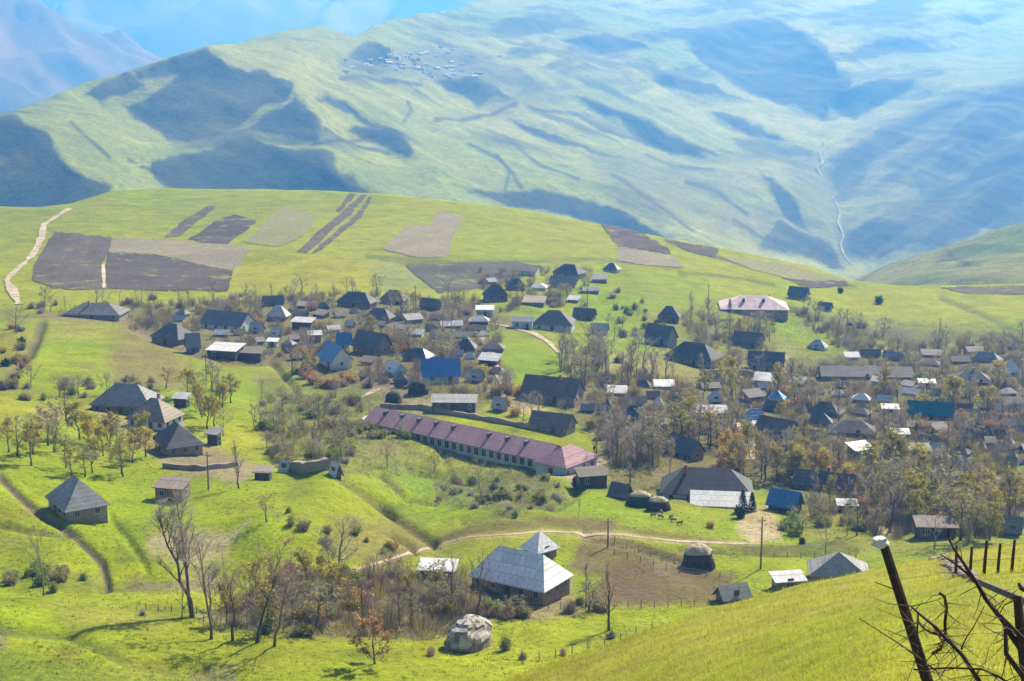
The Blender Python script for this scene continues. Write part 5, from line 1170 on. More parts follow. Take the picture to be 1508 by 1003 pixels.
# single trees one can point to
SINGLE = [
 ('fork', 284, 912, 18.5, 'very tall bare twin topped tree at the end of the near row', 0, 1.1), ('row', 311, 944, 13.5, 'leaning bare tree with a bent trunk, second of the near row', 2, 1.1),
 ('row', 343, 946, 11.5, 'bare tree with a crooked leg like trunk in the middle of the near row', 0, 1.3), ('row', 378, 950, 13.0, 'bare tree with a broad reddish brown crown in the near row', 1, 1.35),
 ('row', 404, 956, 11.0, 'bare tree at the thicket end of the near row', 3, 1.3), ('bare', 268, 914, 5.5, 'small curved bare tree at the foot of the very tall tree', 5, 0.8),
 ('bare', 64, 876, 10.0, 'stout bare tree standing alone behind the near grass bank', 4, 0.75), ('bare', 499, 847, 10.0, 'wide spreading bare tree at the end of the worn footpath', 4, 1.25),
 ('orange', 552, 980, 6.6, 'small rust leafed tree with a forked trunk alone on the near meadow', 1, 1.25), ('tall', 897, 930, 11.0, 'brush like bare tree standing on the meadow in front of the ploughed garden', 1, 1.35),
 ('dull', 393, 772, 5.0, 'small round dark tree alone on top of the grassy mound', 0, 1.25), ('bare', 852, 763, 3.6, 'stubby pollard tree on the green slope above the footpath', 2, 0.8),
 ('bare', 1216, 813, 6.5, 'dark pollard with a thick trunk beyond the grey pyramid roof', 4, 0.8), ('bare', 24, 492, 9.0, 'round dark tree where the pale road meets the village', 1, 1.25),
 ('bare', 708, 742, 8.5, 'grey many stemmed willow in the hollow below the school', 4, 1.15), ('bare', 704, 908, 9.5, 'reddish brown tree before the corner of the large grey hipped house', 3, 1.15),
 ('bare', 664, 902, 8.5, 'reddish brown tree between the haystack and the white tin shed', 3, 1.0), ('tall', 864, 893, 7.5, 'bare tree at the garden gate of the large grey hipped house', 2, 1.1),
 ('orange', 1072, 688, 8.6, 'broad bright orange tree behind the large dark hipped house', 0, 1.15), ('bare', 1262, 790, 8.0, 'dark round bare tree behind the top of the leaning post', 1, 1.15),
 ('bare', 1376, 808, 6.0, 'bare fruit tree with a low fork near the stony bank', 4, 1.2), ('bare', 385, 588, 5.5, 'lone bare tree on the bright green strip above the farm', 0, 1.0),
 ('bare', 97, 618, 9.0, 'brown twiggy tree beside the straw patch', 1, 1.0), ('tall', 352, 720, 9.5, 'dark trunked tree beside the small dark open shed', 1, 1.2),
 ('tall', 1160, 705, 11.5, 'dark slender tree rising above the long dark barn', 2, 1.0), ('tall', 1197, 745, 9.0, 'thin tree right of the blue tin house', 0, 1.0),
 ('tall', 1484, 690, 10.0, 'dark leaning tree at the edge of the light green garden', 1, 1.0), ('tall', 928, 712, 12.0, 'pale trunked tall tree uphill of the dark haystacks', 0, 1.1),
 ('bare', 986, 708, 10.0, 'tree against the left slope of the large dark hipped roof', 2, 0.9), ('bare', 905, 500, 7.0, 'dark leaning tree beside the small barn with a pale roof', 3, 1.1),
 ('bare', 945, 500, 5.0, 'round bare tree alone on the bright pasture', 0, 1.2), ('bare', 570, 690, 6.0, 'thin bare tree in the orchard corner', 1, 0.9), ('dull', 640, 692, 4.8, 'rusty leafed tree at the edge of the bright green plot', 1, 1.1),
]
for k, x, y, h, lb, ix, wd in SINGLE: plant(k, x, y, h, lb, idx=ix, wide=wd)
for k, x, y, h, lb in [('obush', 430, 846, 2.9, 'dense orange bush at the foot of the wide spreading tree'), ('obush', 580, 812, 2.4, 'orange bush beside the footpath at the ravine mouth'),
 ('ybush', 1046, 776, 2.0, 'lone dark green bush on the slope before the large hipped house'), ('dark', 1090, 762, 3.2, 'dark evergreen bush in the corner of the sandy yard'),
 ('brush', 210, 906, 1.4, 'tiny dark bush alone on the near meadow'), ('dark', 1237, 432, 3.6, 'dark round bush on the brow, the nearer to the small hut'), ('dark', 1296, 448, 4.6, 'broad dark bush lower on the open brow'),
 ('bush', 748, 962, 2.6, 'faint green bush just beside the grey haystack'), ('brush', 635, 968, 2.0, 'pile of grey brush at the foot of the grey haystack'), ('dark', 1180, 800, 1.6, 'dark low bush on the bank right of the sandy yard'),
 ('brush', 770, 975, 1.6, 'low dry shrub at the lower end of the near boundary'), ('brush', 900, 942, 1.8, 'low dry shrub in the middle of the near boundary'), ('brush', 830, 966, 1.6, 'low dry shrub between two others on the near boundary')]:
    plant(k, x, y, h, lb)
# two clipped conifers beside the big hipped house, one below the pink hall
def conifer(px, py, h, label):
    rd = random.Random(px); mb = MB()
    for k in range(900):
        f = rd.random()**0.8; a = rd.uniform(0, 6.28); r_ = h*0.24*(1-f)*rd.uniform(0.35, 1.1)+0.05; z = f*h
        q = Vector((math.cos(a)*r_, math.sin(a)*r_, z)); o_ = Vector((math.cos(a), math.sin(a), -0.35)).normalized()*rd.uniform(0.25, 0.55); s_ = Vector((-math.sin(a), math.cos(a), 0.2))*0.13
        mb.add([q-s_, q+o_, q+s_], [(0,1,2)])
    P = near.at(np.array(float(px)), np.array(float(py))); o = empty('conifer', P)
    mb.build('crown', LF['dark'], o); tb = MB(); tb.tube([(0,0,-.4),(0,0,h*0.85)], [0.14, 0.03], 5); tb.build('trunk', BARK, o)
    tag(o, label, 'conifer')
conifer(1093, 752, 4.6, 'pointed dark conifer at the lean-to corner of the large hipped house'); conifer(1107, 752, 4.0, 'shorter dark conifer between the large hipped house and the sandy yard')
conifer(1074, 470, 8.0, 'bluish dark conifer at the left corner of the pink roofed hall')

# ---- undergrowth, uncountable: rough stems and dead leaves over the village gardens
rd = random.Random(5); mb = MB()
ZONES = [([(60,462),(300,448),(700,440),(745,560),(700,605),(520,590),(430,545),(300,530),(200,488)], 2600), ([(1060,545),(1508,515),(1508,790),(1190,750),(1090,700),(1080,740),(900,720),(880,640),(800,600),(830,560)], 4200),
         ([(300,930),(320,905),(420,845),(690,846),(735,900),(640,942),(430,938)], 1500), ([(380,575),(560,590),(700,690),(560,705),(400,690)], 900), ([(640,690),(790,690),(850,740),(760,760),(640,745)], 500), ([(1000,455),(1508,480),(1508,545),(1060,560)], 1500)]
for poly, n in ZONES:
    xs = [p[0] for p in poly]; ys = [p[1] for p in poly]
    A_ = np.array([rd.uniform(min(xs), max(xs)) for _ in range(n*2)]); B_ = np.array([rd.uniform(min(ys), max(ys)) for _ in range(n*2)])
    ok = in_poly(A_, B_, poly); A_, B_ = A_[ok], B_[ok]; Q = near.at(A_, B_)
    for q in Q:
        q = Vector(q); mi = rd.choice((0, 0, 1, 1, 2, 3))
        for k in range(7):
            d_ = Vector((rd.uniform(-1,1), rd.uniform(-1,1), rd.uniform(0.4, 1.3))).normalized()*rd.uniform(0.4, 1.3)
            b_ = q+Vector((rd.uniform(-.8,.8), rd.uniform(-.8,.8), -0.1)); s_ = d_.cross(Vector((rd.uniform(-1,1), rd.uniform(-1,1), 0.1))).normalized()*0.07
            mb.add([b_-s_, b_+s_, b_+d_], [(0,1,2)], mi)
o = mb.build('undergrowth', [TW['brown'], TW['grey'], LF['dull'], LF['green']]); o['kind'] = 'stuff'
# ---- leafless brushwood that fills the village gardens as one grey brown mass
rd = random.Random(15); mb = MB()
BW = [([(60,462),(300,448),(500,436),(700,440),(735,470),(735,560),(700,590),(600,575),(520,560),(430,535),(300,500)], 680), ([(1060,560),(1250,530),(1508,520),(1508,700),(1300,700),(1180,700),(1060,640)], 980), ([(820,545),(1010,560),(1040,640),(980,690),(900,690),(880,620)], 330),
      ([(1180,705),(1508,715),(1508,795),(1300,795),(1200,760)], 260), ([(310,905),(430,840),(690,846),(735,895),(640,936),(430,930)], 150), ([(380,580),(530,590),(560,690),(400,690)], 120), ([(1000,460),(1140,475),(1140,540),(1040,545)], 110), ([(1150,455),(1340,505),(1508,495),(1508,520),(1250,520)], 260), ([(700,400),(870,400),(860,450),(720,460)], 130)]
for poly, n in BW:
    xs = [p[0] for p in poly]; ys = [p[1] for p in poly]; got = 0; tries = 0
    while got < n and tries < n*30:
        tries += 1; x, y = rd.uniform(min(xs), max(xs)), rd.uniform(min(ys), max(ys))
        if not in_poly(np.array([x]), np.array([y]), poly)[0] or blocked(x, y, 1): continue
        got += 1; q = Vector(near.at(np.array(x), np.array(y))); hh = rd.uniform(1.4, 4.6); ww = rd.uniform(0.9, 2.2); mi = rd.choice((0, 0, 0, 1, 1, 2, 3, 4))
        for k in range(46):
            az = rd.uniform(0, 6.28); ro = ww*rd.random()**0.6; b_ = q+Vector((math.cos(az)*ro*0.5, math.sin(az)*ro*0.5, -0.1))
            e_ = q+Vector((math.cos(az)*ro*1.2+rd.uniform(-.3,.3), math.sin(az)*ro*1.2+rd.uniform(-.3,.3), hh*rd.uniform(0.35, 1.0))); m_ = b_.lerp(e_, 0.55)+Vector((rd.uniform(-.25,.25), rd.uniform(-.25,.25), rd.uniform(-.1,.25)))
            s_ = (e_-b_).cross(Vector((rd.uniform(-1,1), rd.uniform(-1,1), rd.uniform(-1,1)))).normalized()*0.05
            mb.add([b_-s_*0.6, b_+s_*0.6, m_+s_*0.6, m_-s_*0.6, e_], [(0,1,2,3),(3,2,4)], mi)
o = mb.build('brushwood', [mat_leaf('brushwood_stems', (0.27,0.215,0.16), (0.20,0.155,0.115), 0.2), mat_leaf('brushwood_brown', (0.29,0.205,0.13), (0.21,0.15,0.10), 0.2), mat_leaf('brushwood_dark', (0.17,0.135,0.11), (0.22,0.165,0.13), 0.2), LF['dull'], LF['olive']]); o['kind'] = 'stuff'
# ---- rank tufts over the nearer pastures
rd = random.Random(18); mb = MB(); n = 26000
A_ = np.array([rd.uniform(-40, 1500) for _ in range(n)]); B_ = np.array([560+470*rd.random()**0.8 for _ in range(n)])
dens = fbm(A_, B_*1.8, 60, 4, 201); keepm = (dens > -0.15) | (np.array([rd.random() for _ in range(n)]) < 0.25)
Q = near.at(A_[keepm], B_[keepm])
for q in Q:
    q = Vector(q); big_ = rd.uniform(0.5, 1.3); mi = rd.choice((0, 0, 1, 2, 2))
    for k in range(4):
        d_ = Vector((rd.uniform(-.8,.8), rd.uniform(-.8,.8), 1)).normalized()*rd.uniform(0.12, 0.34)*big_; b_ = q+Vector((rd.uniform(-.25,.25), rd.uniform(-.25,.25), -0.03)); s_ = Vector((rd.uniform(-1,1), rd.uniform(-1,1), 0)).normalized()*0.06*big_
        mb.add([b_-s_, b_+s_, b_+d_], [(0,1,2)], mi)
o = mb.build('pasture_grass', [mat_leaf('rank_grass', (0.17,0.27,0.02), (0.25,0.34,0.03), 0.35), mat_leaf('dry_stalks', (0.44,0.38,0.13), (0.34,0.29,0.10), 0.3), mat_leaf('deep_grass', (0.09,0.16,0.02), (0.16,0.24,0.02), 0.3)]); o['kind'] = 'stuff'
# ---- grass of the near slope
rd = random.Random(8); mb = MB(); n = 26000
A_ = np.array([rd.uniform(640, 1620) for _ in range(n)]); S_ = np.array([rd.random()**1.3 for _ in range(n)])
crs = np.interp(A_, slope.pxs, slope.cr); B_ = crs+S_*(1100-crs)
Q = slope.at(A_, B_)
for q in Q:
    q = Vector(q)
    tdist = (q-Vector(CAM)).length; sc = 0.5+tdist/90
    for k in range(3):
        d_ = Vector((rd.uniform(-.6,.6)-.25, rd.uniform(-.6,.6)-.1, 1)).normalized()*rd.uniform(0.05, 0.15)*sc
        b_ = q+Vector((rd.uniform(-.12,.12), rd.uniform(-.12,.12), -0.02)); s_ = Vector((rd.uniform(-1,1), rd.uniform(-1,1), 0)).normalized()*0.012*sc
        mb.add([b_-s_, b_+s_, b_+d_], [(0,1,2)], 0 if rd.random() < 0.72 else 1)
GR1 = mat_leaf('grass_blades', (0.34,0.40,0.02), (0.47,0.47,0.04), 0.4); GR2 = mat_leaf('dry_grass_blades', (0.50,0.44,0.12), (0.40,0.34,0.08), 0.3)
o = mb.build('grass', [GR1, GR2]); o['kind'] = 'stuff'
# ------------------------------------------------------------------ haystacks
def mat_straw(name, c, c2):
    m = N(name, 1.0, 0.05); P = m.coord('Object'); n1_ = m.noise(1.6, 5, 0.7, P); n2_ = m.noise(9, 3, 0.7, P)
    c0 = m.mix(m.ramp(n1_, [(0.35, 0.0), (0.62, 1.0)]), c, c2); c0 = m.mix(1.0, c0, m.ramp(n2_, [(0.3, 0.6), (0.7, 1.1)]), 'MULTIPLY'); m.color(c0); m.bump(n1_, 0.8, 0.25); return m.mat
M_hay = mat_straw('old_hay', (0.20,0.165,0.12), (0.36,0.30,0.23)); M_hayd = mat_straw('dark_hay', (0.055,0.048,0.04), (0.11,0.09,0.07))
M_tarp = mat_straw('pale_sheeting', (0.55,0.53,0.50), (0.36,0.33,0.28)); M_straw = mat_straw('pale_straw', (0.50,0.44,0.32), (0.40,0.34,0.24))
M_wood = mat_plain('weathered_wood', (0.20,0.165,0.13), 0.35, 5.0); M_wooddk = mat_plain('dark_wood', (0.060,0.040,0.028), 0.4, 9.0, bump=0.01)
def loaf(L, W, H, seed, z0=-0.6, top=1.0, lump=0.12, n=26, m_=14):
    """rounded heap, rough all over"""
    mb = MB(); vs = []
    for j in range(m_+1):
        f = j/m_
        for i in range(n):
            a = 2*math.pi*i/n
            pr = (1-f**3.2)**0.5 if f < 1 else 0
            ca, sa = math.cos(a), math.sin(a)
            x = math.copysign(abs(ca)**0.7, ca)*L/2*pr; y = math.copysign(abs(sa)**0.7, sa)*W/2*pr; z = f*H
            k = 1+lump*mnoise.noise((x*0.8+seed, y*0.8, z*0.9))*2+lump*0.6*mnoise.noise((x*2.5+seed, y*2.5, z*2.5))
            vs.append((x*k, y*k, z*(0.92+0.08*k)+(z0 if j == 0 else 0)))
    fs = [(j*n+i, j*n+(i+1) % n, (j+1)*n+(i+1) % n, (j+1)*n+i) for j in range(m_) for i in range(n)]
    mb.add(vs, fs); return mb
def sub_loaf(mb, keep, off):
    """the part of a heap's skin that a cover lies on, lifted a little"""
    c = Vector((0, 0, 0.8)); vs = [Vector(v) for v in mb.v]; out = MB(); fs = [f for f in mb.f if keep(sum((vs[i] for i in f), Vector())/len(f))]
    used = sorted({i for f in fs for i in f}); ix = {i: k for k, i in enumerate(used)}
    out.add([vs[i]+(vs[i]-c).normalized()*off for i in used], [tuple(ix[i] for i in f) for f in fs]); return out
def haystack(px, py, L, W, H, yaw, body, cover, label, seed, keep=None, covname='cover_sheet'):
    P = near.at(np.array(float(px)), np.array(float(py))); r_ = empty('haystack', P, R(yaw))
    lb = loaf(L, W, H, seed); nf = len(lb.f); rs = random.Random(seed); st_ = MB(); st_.v = list(lb.v); st_.f = list(lb.f); st_.m = list(lb.m)
    for k in range(900):
        f = lb.f[rs.randrange(nf)]; q = sum((Vector(lb.v[i]) for i in f), Vector())/4
        if q.z < 0.05: q.z = 0.1
        o_ = (q-Vector((0, 0, H*0.3))).normalized(); d_ = (o_+Vector((rs.uniform(-1,1), rs.uniform(-1,1), rs.uniform(-1.3,.5)))).normalized()*rs.uniform(0.15, 0.45); s_ = d_.cross(Vector((rs.uniform(-1,1), 1, rs.uniform(-1,1)))).normalized()*0.035
        st_.add([q-s_, q+s_, q+d_], [(0,1,2)])
    st = st_.build('straw_heap', body, r_)
    for p in st.data.polygons: p.use_smooth = True
    if cover: sub_loaf(lb, keep or (lambda c: c.z > H*0.62), 0.09).build(covname, cover, r_)
    tag(r_, label, 'haystack'); return r_
hs = haystack(690, 956, 8.4, 4.8, 4.4, 62, M_hay, M_tarp, 'big grey loaf shaped haystack under torn pale sheeting on the near meadow', 3, keep=lambda c: c.z > 1.5 and mnoise.noise((c.x*1.1+4, c.y*1.1, c.z*1.2)) > -0.12)
haystack(1028, 834, 5.0, 4.4, 3.9, 10, M_hayd, M_straw, 'square haystack with a pale straw cap and dark side in the fenced field', 7, keep=lambda c: c.z > 2.5, covname='straw_cap')
haystack(943, 744, 5.2, 3.6, 3.0, -14, M_hayd, M_straw, 'dark haystack nearer the small dark gabled shed', 11, keep=lambda c: c.z > 2.1, covname='straw_cap')
haystack(969, 750, 4.6, 3.4, 2.7, -14, M_hayd, M_straw, 'dark haystack nearer the large dark hipped house', 15, keep=lambda c: c.z > 2.0, covname='straw_cap')
haystack(616, 583, 5.2, 4.6, 3.7, 0, M_hayd, None, 'dark dome shaped haystack behind the school', 19)
haystack(579, 596, 4.2, 3.8, 3.0, 0, M_hayd, None, 'smaller dark haystack touching the school roofline', 23)
haystack(858, 712, 3.8, 3.0, 1.9, 10, M_hayd, None, 'low dark dung heap below the school yard', 27)

# ------------------------------------------------------------------ poles, fences, walls
def pole(px, py, h, label, arm=True):
    P = near.at(np.array(float(px)), np.array(float(py))); r_ = empty('utility_pole', P, random.uniform(-.4, .4))
    mb = MB(); mb.tube([(0,0,-.6),(0.03,0,h*0.5),(0,0,h)], [0.17,0.145,0.11], 7); mb.build('pole_shaft', M_wood, r_)
    if arm:
        mb = MB(); mb.box(-0.75, 0.75, 0.10, 0.20, h-0.75, h-0.63); ca = mb.build('crossarm', M_wood, r_)
        for x in (-0.62, 0.62):
            mb = MB(); mb.tube([(x,0.15,h-0.64),(x,0.15,h-0.5)], [0.05,0.035], 6); mb.build('insulator', M_frame, ca)
    tag(r_, label, 'pole')
random.seed(17)
for a in [(895,806,5.4,'short wooden pole where the footpath passes the ploughed garden'), (1120,838,9.2,'tall wooden pole below the sandy yard'), (612,463,10.5,'tall dark pole against the meadow above the upper village'),
          (1043,452,9.0,'slim pole left of the pink roofed hall'), (1132,462,7.5,'slim pole in front of the pink roofed hall'), (865,452,8.0,'slim pole beside the grey gabled house on the pasture edge'),
          (1383,502,9.0,'slim pole standing in the far hedgerow'), (1394,676,9.5,'pole in the light green garden below the teal roof'), (304,560,7.5,'thin pole at the bright green strip above the farm'), (470,632,6.5,'thin pole at the edge of the school orchard'), (307,722,7.5,'thin pole beside the ruined shed')]:
    pole(*a)
def post_fence(name, layer, line, n, h, label, wires=2, r=0.07, thing='wire_fence', jig=0.06):
    ln = np.array(line, float); seg = np.r_[0, np.cumsum(np.hypot(*np.diff(ln, axis=0).T))]
    s_ = np.linspace(0, seg[-1], n); px = np.interp(s_, seg, ln[:,0]); py = np.interp(s_, seg, ln[:,1]); P = layer.at(px, py)
    r_ = empty(thing, P[0]); tops = []
    for p in P:
        q = Vector(p-P[0]); hh = h*random.uniform(0.88, 1.1); tl = Vector((random.uniform(-jig, jig), random.uniform(-jig, jig), 0))*h
        mb = MB(); mb.tube([q-Vector((0,0,.4)), q+tl*0.5+Vector((0,0,hh*0.5)), q+tl+Vector((0,0,hh))], [r*1.1, r, r*0.8], 6); mb.build('fence_post', M_wooddk if layer is slope else M_wood, r_); tops.append((q, tl, hh))
    for k in range(wires):
        f = 0.45+0.45*k/max(1, wires-1); mb = MB()
        mb.tube([q+tl*f+Vector((0,0,hh*f)) for q, tl, hh in tops], 0.02 if layer is near else 0.008, 3); mb.build('wire' if wires < 3 else 'rail', M_wood, r_)
    tag(r_, label, 'fence'); return r_
post_fence('f', near, [(905,897),(980,897),(1062,890)], 9, 1.2, 'low rail fence along the near edge of the ploughed garden', 2)
post_fence('f', near, [(735,893),(800,897),(880,897)], 9, 1.2, 'low fence in front of the large grey hipped house', 2)
post_fence('f', near, [(905,815),(1000,845),(1060,850)], 9, 1.2, 'thin fence across the upper side of the ploughed garden', 2)
post_fence('f', near, [(905,795),(960,815),(1010,835)], 7, 1.2, 'leaning fence running down from the short wooden pole', 2)
post_fence('f', near, [(1120,812),(1180,822),(1260,826)], 8, 1.2, 'fence between the sandy yard and the grey pyramid roof', 2)
post_fence('f', near, [(300,918),(370,922),(440,926)], 12, 1.1, 'pale picket fence behind the near row of trees', 3)
post_fence('f', near, [(770,982),(830,968),(900,950),(960,928)], 9, 1.3, 'sagging wire fence along the near boundary shrubs', 2)
post_fence('f', near, [(215,898),(250,902),(290,906)], 5, 1.0, 'few thin posts on the near meadow beside the tall tree', 1)
post_fence('f', slope, [(1408,846),(1430,846),(1444,848),(1463,846),(1489,845),(1500,845),(1530,844)], 7, 1.0, 'row of dark wooden posts on the flat part of the near slope', 2, r=0.05)
def stone_wall(line, h, label, wd=0.6):
    ln = np.array(line, float); p = []
    for (x1, y1), (x2, y2) in zip(ln[:-1], ln[1:]):
        n = max(2, int(math.hypot(x2-x1, y2-y1)/4)); p += [(x1+(x2-x1)*k/n, y1+(y2-y1)*k/n) for k in range(n)]
    p.append(tuple(ln[-1])); p = np.array(p); C = near.at(p[:,0], p[:,1]); n = len(C); T = np.gradient(C, axis=0); T[:,2] = 0; T /= np.linalg.norm(T, axis=1)[:,None]; S = np.stack([-T[:,1], T[:,0], 0*T[:,0]], 1)
    mb = MB(); vs = []
    for i in range(n):
        hh = h*(1+0.35*mnoise.noise((C[i][0]*0.5, C[i][1]*0.5, 2)))
        for sx, z in ((-1,-0.7),(-0.85,hh),(0.85,hh*1.02),(1,-0.7)): vs.append(C[i]-C[0]+S[i]*sx*wd/2+np.array([0,0,z]))
    fs = [(i*4+k, i*4+(k+1) % 4, (i+1)*4+(k+1) % 4, (i+1)*4+k) for i in range(n-1) for k in range(4)]+[(3,2,1,0),((n-1)*4,(n-1)*4+1,(n-1)*4+2,(n-1)*4+3)]
    mb.add(vs, fs); o = mb.build('stone_wall', WALL['stone']); o.location = C[0]; tag(o, label, 'wall')
stone_wall([(428,697),(455,698),(486,694)], 2.2, 'long dark wall between the tiny white roofed huts', 1.6)
stone_wall([(240,690),(300,694),(350,688)], 1.0, 'pale rubble wall below the lowest farm house')
stone_wall([(1040,550),(1080,546),(1110,552)], 1.6, 'pale yard wall beside the dark stone barn')
stone_wall([(560,604),(620,606),(720,622),(790,636)], 1.2, 'pale wall running behind the school roof')

# ------------------------------------------------------------------ people and animals
M_cloth = mat_plain('dark_coat', (0.035,0.035,0.045), 0.2, 5.0); M_cloth2 = mat_plain('brown_coat', (0.09,0.06,0.04), 0.2, 5.0); M_skin = mat_plain('skin', (0.45,0.27,0.19), 0.1, 5.0, 0.6); M_hair = mat_plain('dark_hair', (0.02,0.015,0.012), 0.2, 9.0); M_fleece = mat_plain('brown_fleece', (0.17,0.12,0.085), 0.3, 6.0)
def skin_mesh(name, nodes, edges, mat, sub=1):
    me = bpy.data.meshes.new(name); me.from_pydata([n_[0] for n_ in nodes], edges, []); o = bpy.data.objects.new('temp_skin', me); COL.objects.link(o)
    sk = o.modifiers.new('s', 'SKIN'); sk.use_smooth_shade = True
    for v, n_ in zip(me.skin_vertices[0].data, nodes): v.radius = n_[1] if isinstance(n_[1], tuple) else (n_[1], n_[1])
    me.skin_vertices[0].data[0].use_root = True
    sb = o.modifiers.new('u', 'SUBSURF'); sb.levels = sub; sb.render_levels = sub
    dg = bpy.context.evaluated_depsgraph_get(); res = bpy.data.meshes.new_from_object(o.evaluated_get(dg)); res.name = name
    bpy.data.objects.remove(o); res.materials.clear(); res.materials.append(mat); return res
def person(px, py, rz, coat, label, stride=0.12):
    nodes = [((0,0,0.95),(.15,.11)), ((0,0,1.15),(.14,.10)), ((0,0,1.38),(.18,.11)), ((0,0,1.50),(.06,.06)), ((0,-.01,1.57),(.075,.09)), ((0,-.01,1.70),(.075,.085)),
      ((.09,0,.90),.095), ((.10,-stride*.5,.50),.062), ((.10,-stride*.2,.09),.045), ((.11,-stride*.2-.14,.04),.04), ((-.09,0,.90),.095), ((-.10,stride*.3,.50),.062), ((-.10,stride,.09),.045), ((-.11,stride-.14,.04),.04),
      ((.21,0,1.40),.06), ((.27,.03,1.13),.046), ((.27,-.06,.90),.034), ((.27,-.08,.80),.035), ((-.21,0,1.40),.06), ((-.27,.02,1.13),.046), ((-.27,-.05,.90),.034), ((-.27,-.07,.80),.035)]
    edges = [(0,1),(1,2),(2,3),(3,4),(4,5),(0,6),(6,7),(7,8),(8,9),(0,10),(10,11),(11,12),(12,13),(2,14),(14,15),(15,16),(16,17),(2,18),(18,19),(19,20),(20,21)]
    P = near.at(np.array(float(px)), np.array(float(py))); me = skin_mesh('person', nodes, edges, M_skin)
    me.materials.append(coat); me.materials.append(M_hair)
    for p in me.polygons:
        c = p.center; p.material_index = 1 if c.z < 1.49 and c.z > 0.86 or c.z <= 0.86 and abs(c.x) < 0.2 else 0
    o = link('person', me); o.location = (P[0], P[1], P[2]); o.rotation_euler = (0,0,rz)
    mb = MB(); vs = []; n = 12
    for j in range(6):
        f = j/5; z = 1.60+0.145*math.sin(f*math.pi/2); r_ = 0.098*math.cos(f*math.pi/2*0.98)
        for i in range(n): vs.append((math.cos(6.2832*i/n)*r_, 0.012+math.sin(6.2832*i/n)*r_*1.08, z))
    mb.add(vs, [(j*n+i, j*n+(i+1) % n, (j+1)*n+(i+1) % n, (j+1)*n+i) for j in range(5) for i in range(n)]); mb.build('hair', M_hair, o)
    mb = MB(); vs = []
    for j, (z, rx, ry) in enumerate(((1.47,.12,.09),(1.40,.225,.135),(1.15,.185,.135),(0.95,.20,.15),(0.72,.22,.17))):
        for i in range(n): vs.append((math.cos(6.2832*i/n)*rx, math.sin(6.2832*i/n)*ry, z))
    mb.add(vs, [(j*n+i, (j+1)*n+i, (j+1)*n+(i+1) % n, j*n+(i+1) % n) for j in range(4) for i in range(n)]); mb.build('coat', coat, o)
    tag(o, label, 'person')
person(875, 668, 0.4, M_cloth, 'person in dark clothes standing beside the wall end of the school')
person(867, 691, -2.2, M_cloth2, 'person in brown coat on the sandy yard nearer the old timber shed')
def sheep_mesh():
    nodes = [((-.42,0,.62),(.20,.21)), ((-.15,0,.64),(.25,.25)), ((.18,0,.64),(.24,.24)), ((.42,0,.66),(.18,.18)), ((.60,0,.80),(.10,.11)), ((.78,0,.74),(.06,.065)), ((.90,0,.66),(.04,.04)),
      ((-.42,.12,.42),.085), ((-.47,.12,.25),.04), ((-.43,.12,.02),.03), ((-.42,-.12,.42),.085), ((-.47,-.12,.25),.04), ((-.43,-.12,.02),.03), ((.36,.11,.42),.07), ((.37,.11,.22),.038), ((.36,.11,.02),.03), ((.36,-.11,.42),.07), ((.37,-.11,.22),.038), ((.36,-.11,.02),.03), ((-.62,0,.62),.06), ((-.68,0,.45),.035)]
    return skin_mesh('sheep', nodes, [(0,1),(1,2),(2,3),(3,4),(4,5),(5,6),(0,7),(7,8),(8,9),(0,10),(10,11),(11,12),(3,13),(13,14),(14,15),(3,16),(16,17),(17,18),(0,19),(19,20)], M_fleece)
smesh = sheep_mesh()
for x, y, rz in [(962,762,.3),(973,764,2.6),(988,764,.9),(992,768,3.4),(1001,772,.2),(974,757,1.8)]:
    P = near.at(np.array(float(x)), np.array(float(y))); o = link('sheep', smesh); o.location = P; o.rotation_euler = (0,0,rz); tag(o, 'small brown animal grazing on the green slope below the dark haystacks', 'sheep', 'brown animals on the green slope below the dark haystacks')

# ------------------------------------------------------------------ the near post, rail and thorn branches
def world_line(pts, t0, t1):
    n = len(pts); return [Vector(pt(np.array(float(x)), np.array(float(y)), t0+(t1-t0)*i/max(1, n-1))) for i, (x, y) in enumerate(pts)]
pl = world_line([(1301,800),(1322,866),(1344,934),(1366,1003),(1400,1110),(1445,1250)], 12.6, 12.0)
r_ = empty('leaning_post', pl[-1]); mb = MB(); P0 = pl[-1]
mb.tube([q-P0 for q in pl], [0.036,0.039,0.041,0.044,0.047,0.050], 9)
mb.build('post_shaft', M_wooddk, r_)
mb = MB(); vs = []; rd = random.Random(4)
cp = pl[0]-P0; nu, nv = 14, 9
for j in range(nv):
    for i in range(nu):
        a = 2*math.pi*i/nu; f = j/(nv-1); rr = 0.068*math.sin(math.pi*(0.14+0.76*f))**0.35
        k = 1+0.55*mnoise.noise((math.cos(a)*1.5, math.sin(a)*1.5, f*3))
        vs.append(cp+Vector((math.cos(a)*rr*k*0.95-0.02, math.sin(a)*rr*k*0.8, 0.045-f*0.075+0.02*mnoise.noise((a, f*4, 1)))))
mb.add(vs, [(j*nu+i, j*nu+(i+1) % nu, (j+1)*nu+(i+1) % nu, (j+1)*nu+i) for j in range(nv-1) for i in range(nu)]+[tuple(range(nu)), tuple((nv-1)*nu+i for i in reversed(range(nu)))])
M_rag = mat_plain('pale_rag', (0.62,0.62,0.62), 0.35, 12.0, bump=0.01); rg = mb.build('rag', M_rag, r_)
tag(r_, 'dark leaning wooden post with a pale rag on its top, on the near slope', 'post')
ry = world_line([(1432,853),(1470,869),(1508,885),(1600,924)], 11.8, 11.2); mb = MB(); mb.tube(ry, [0.022,0.025,0.028,0.03], 8)
fr = mb.build('fence_rail', M_wood); tag(fr, 'pale topped wooden rail slanting behind the thorn branches', 'rail')
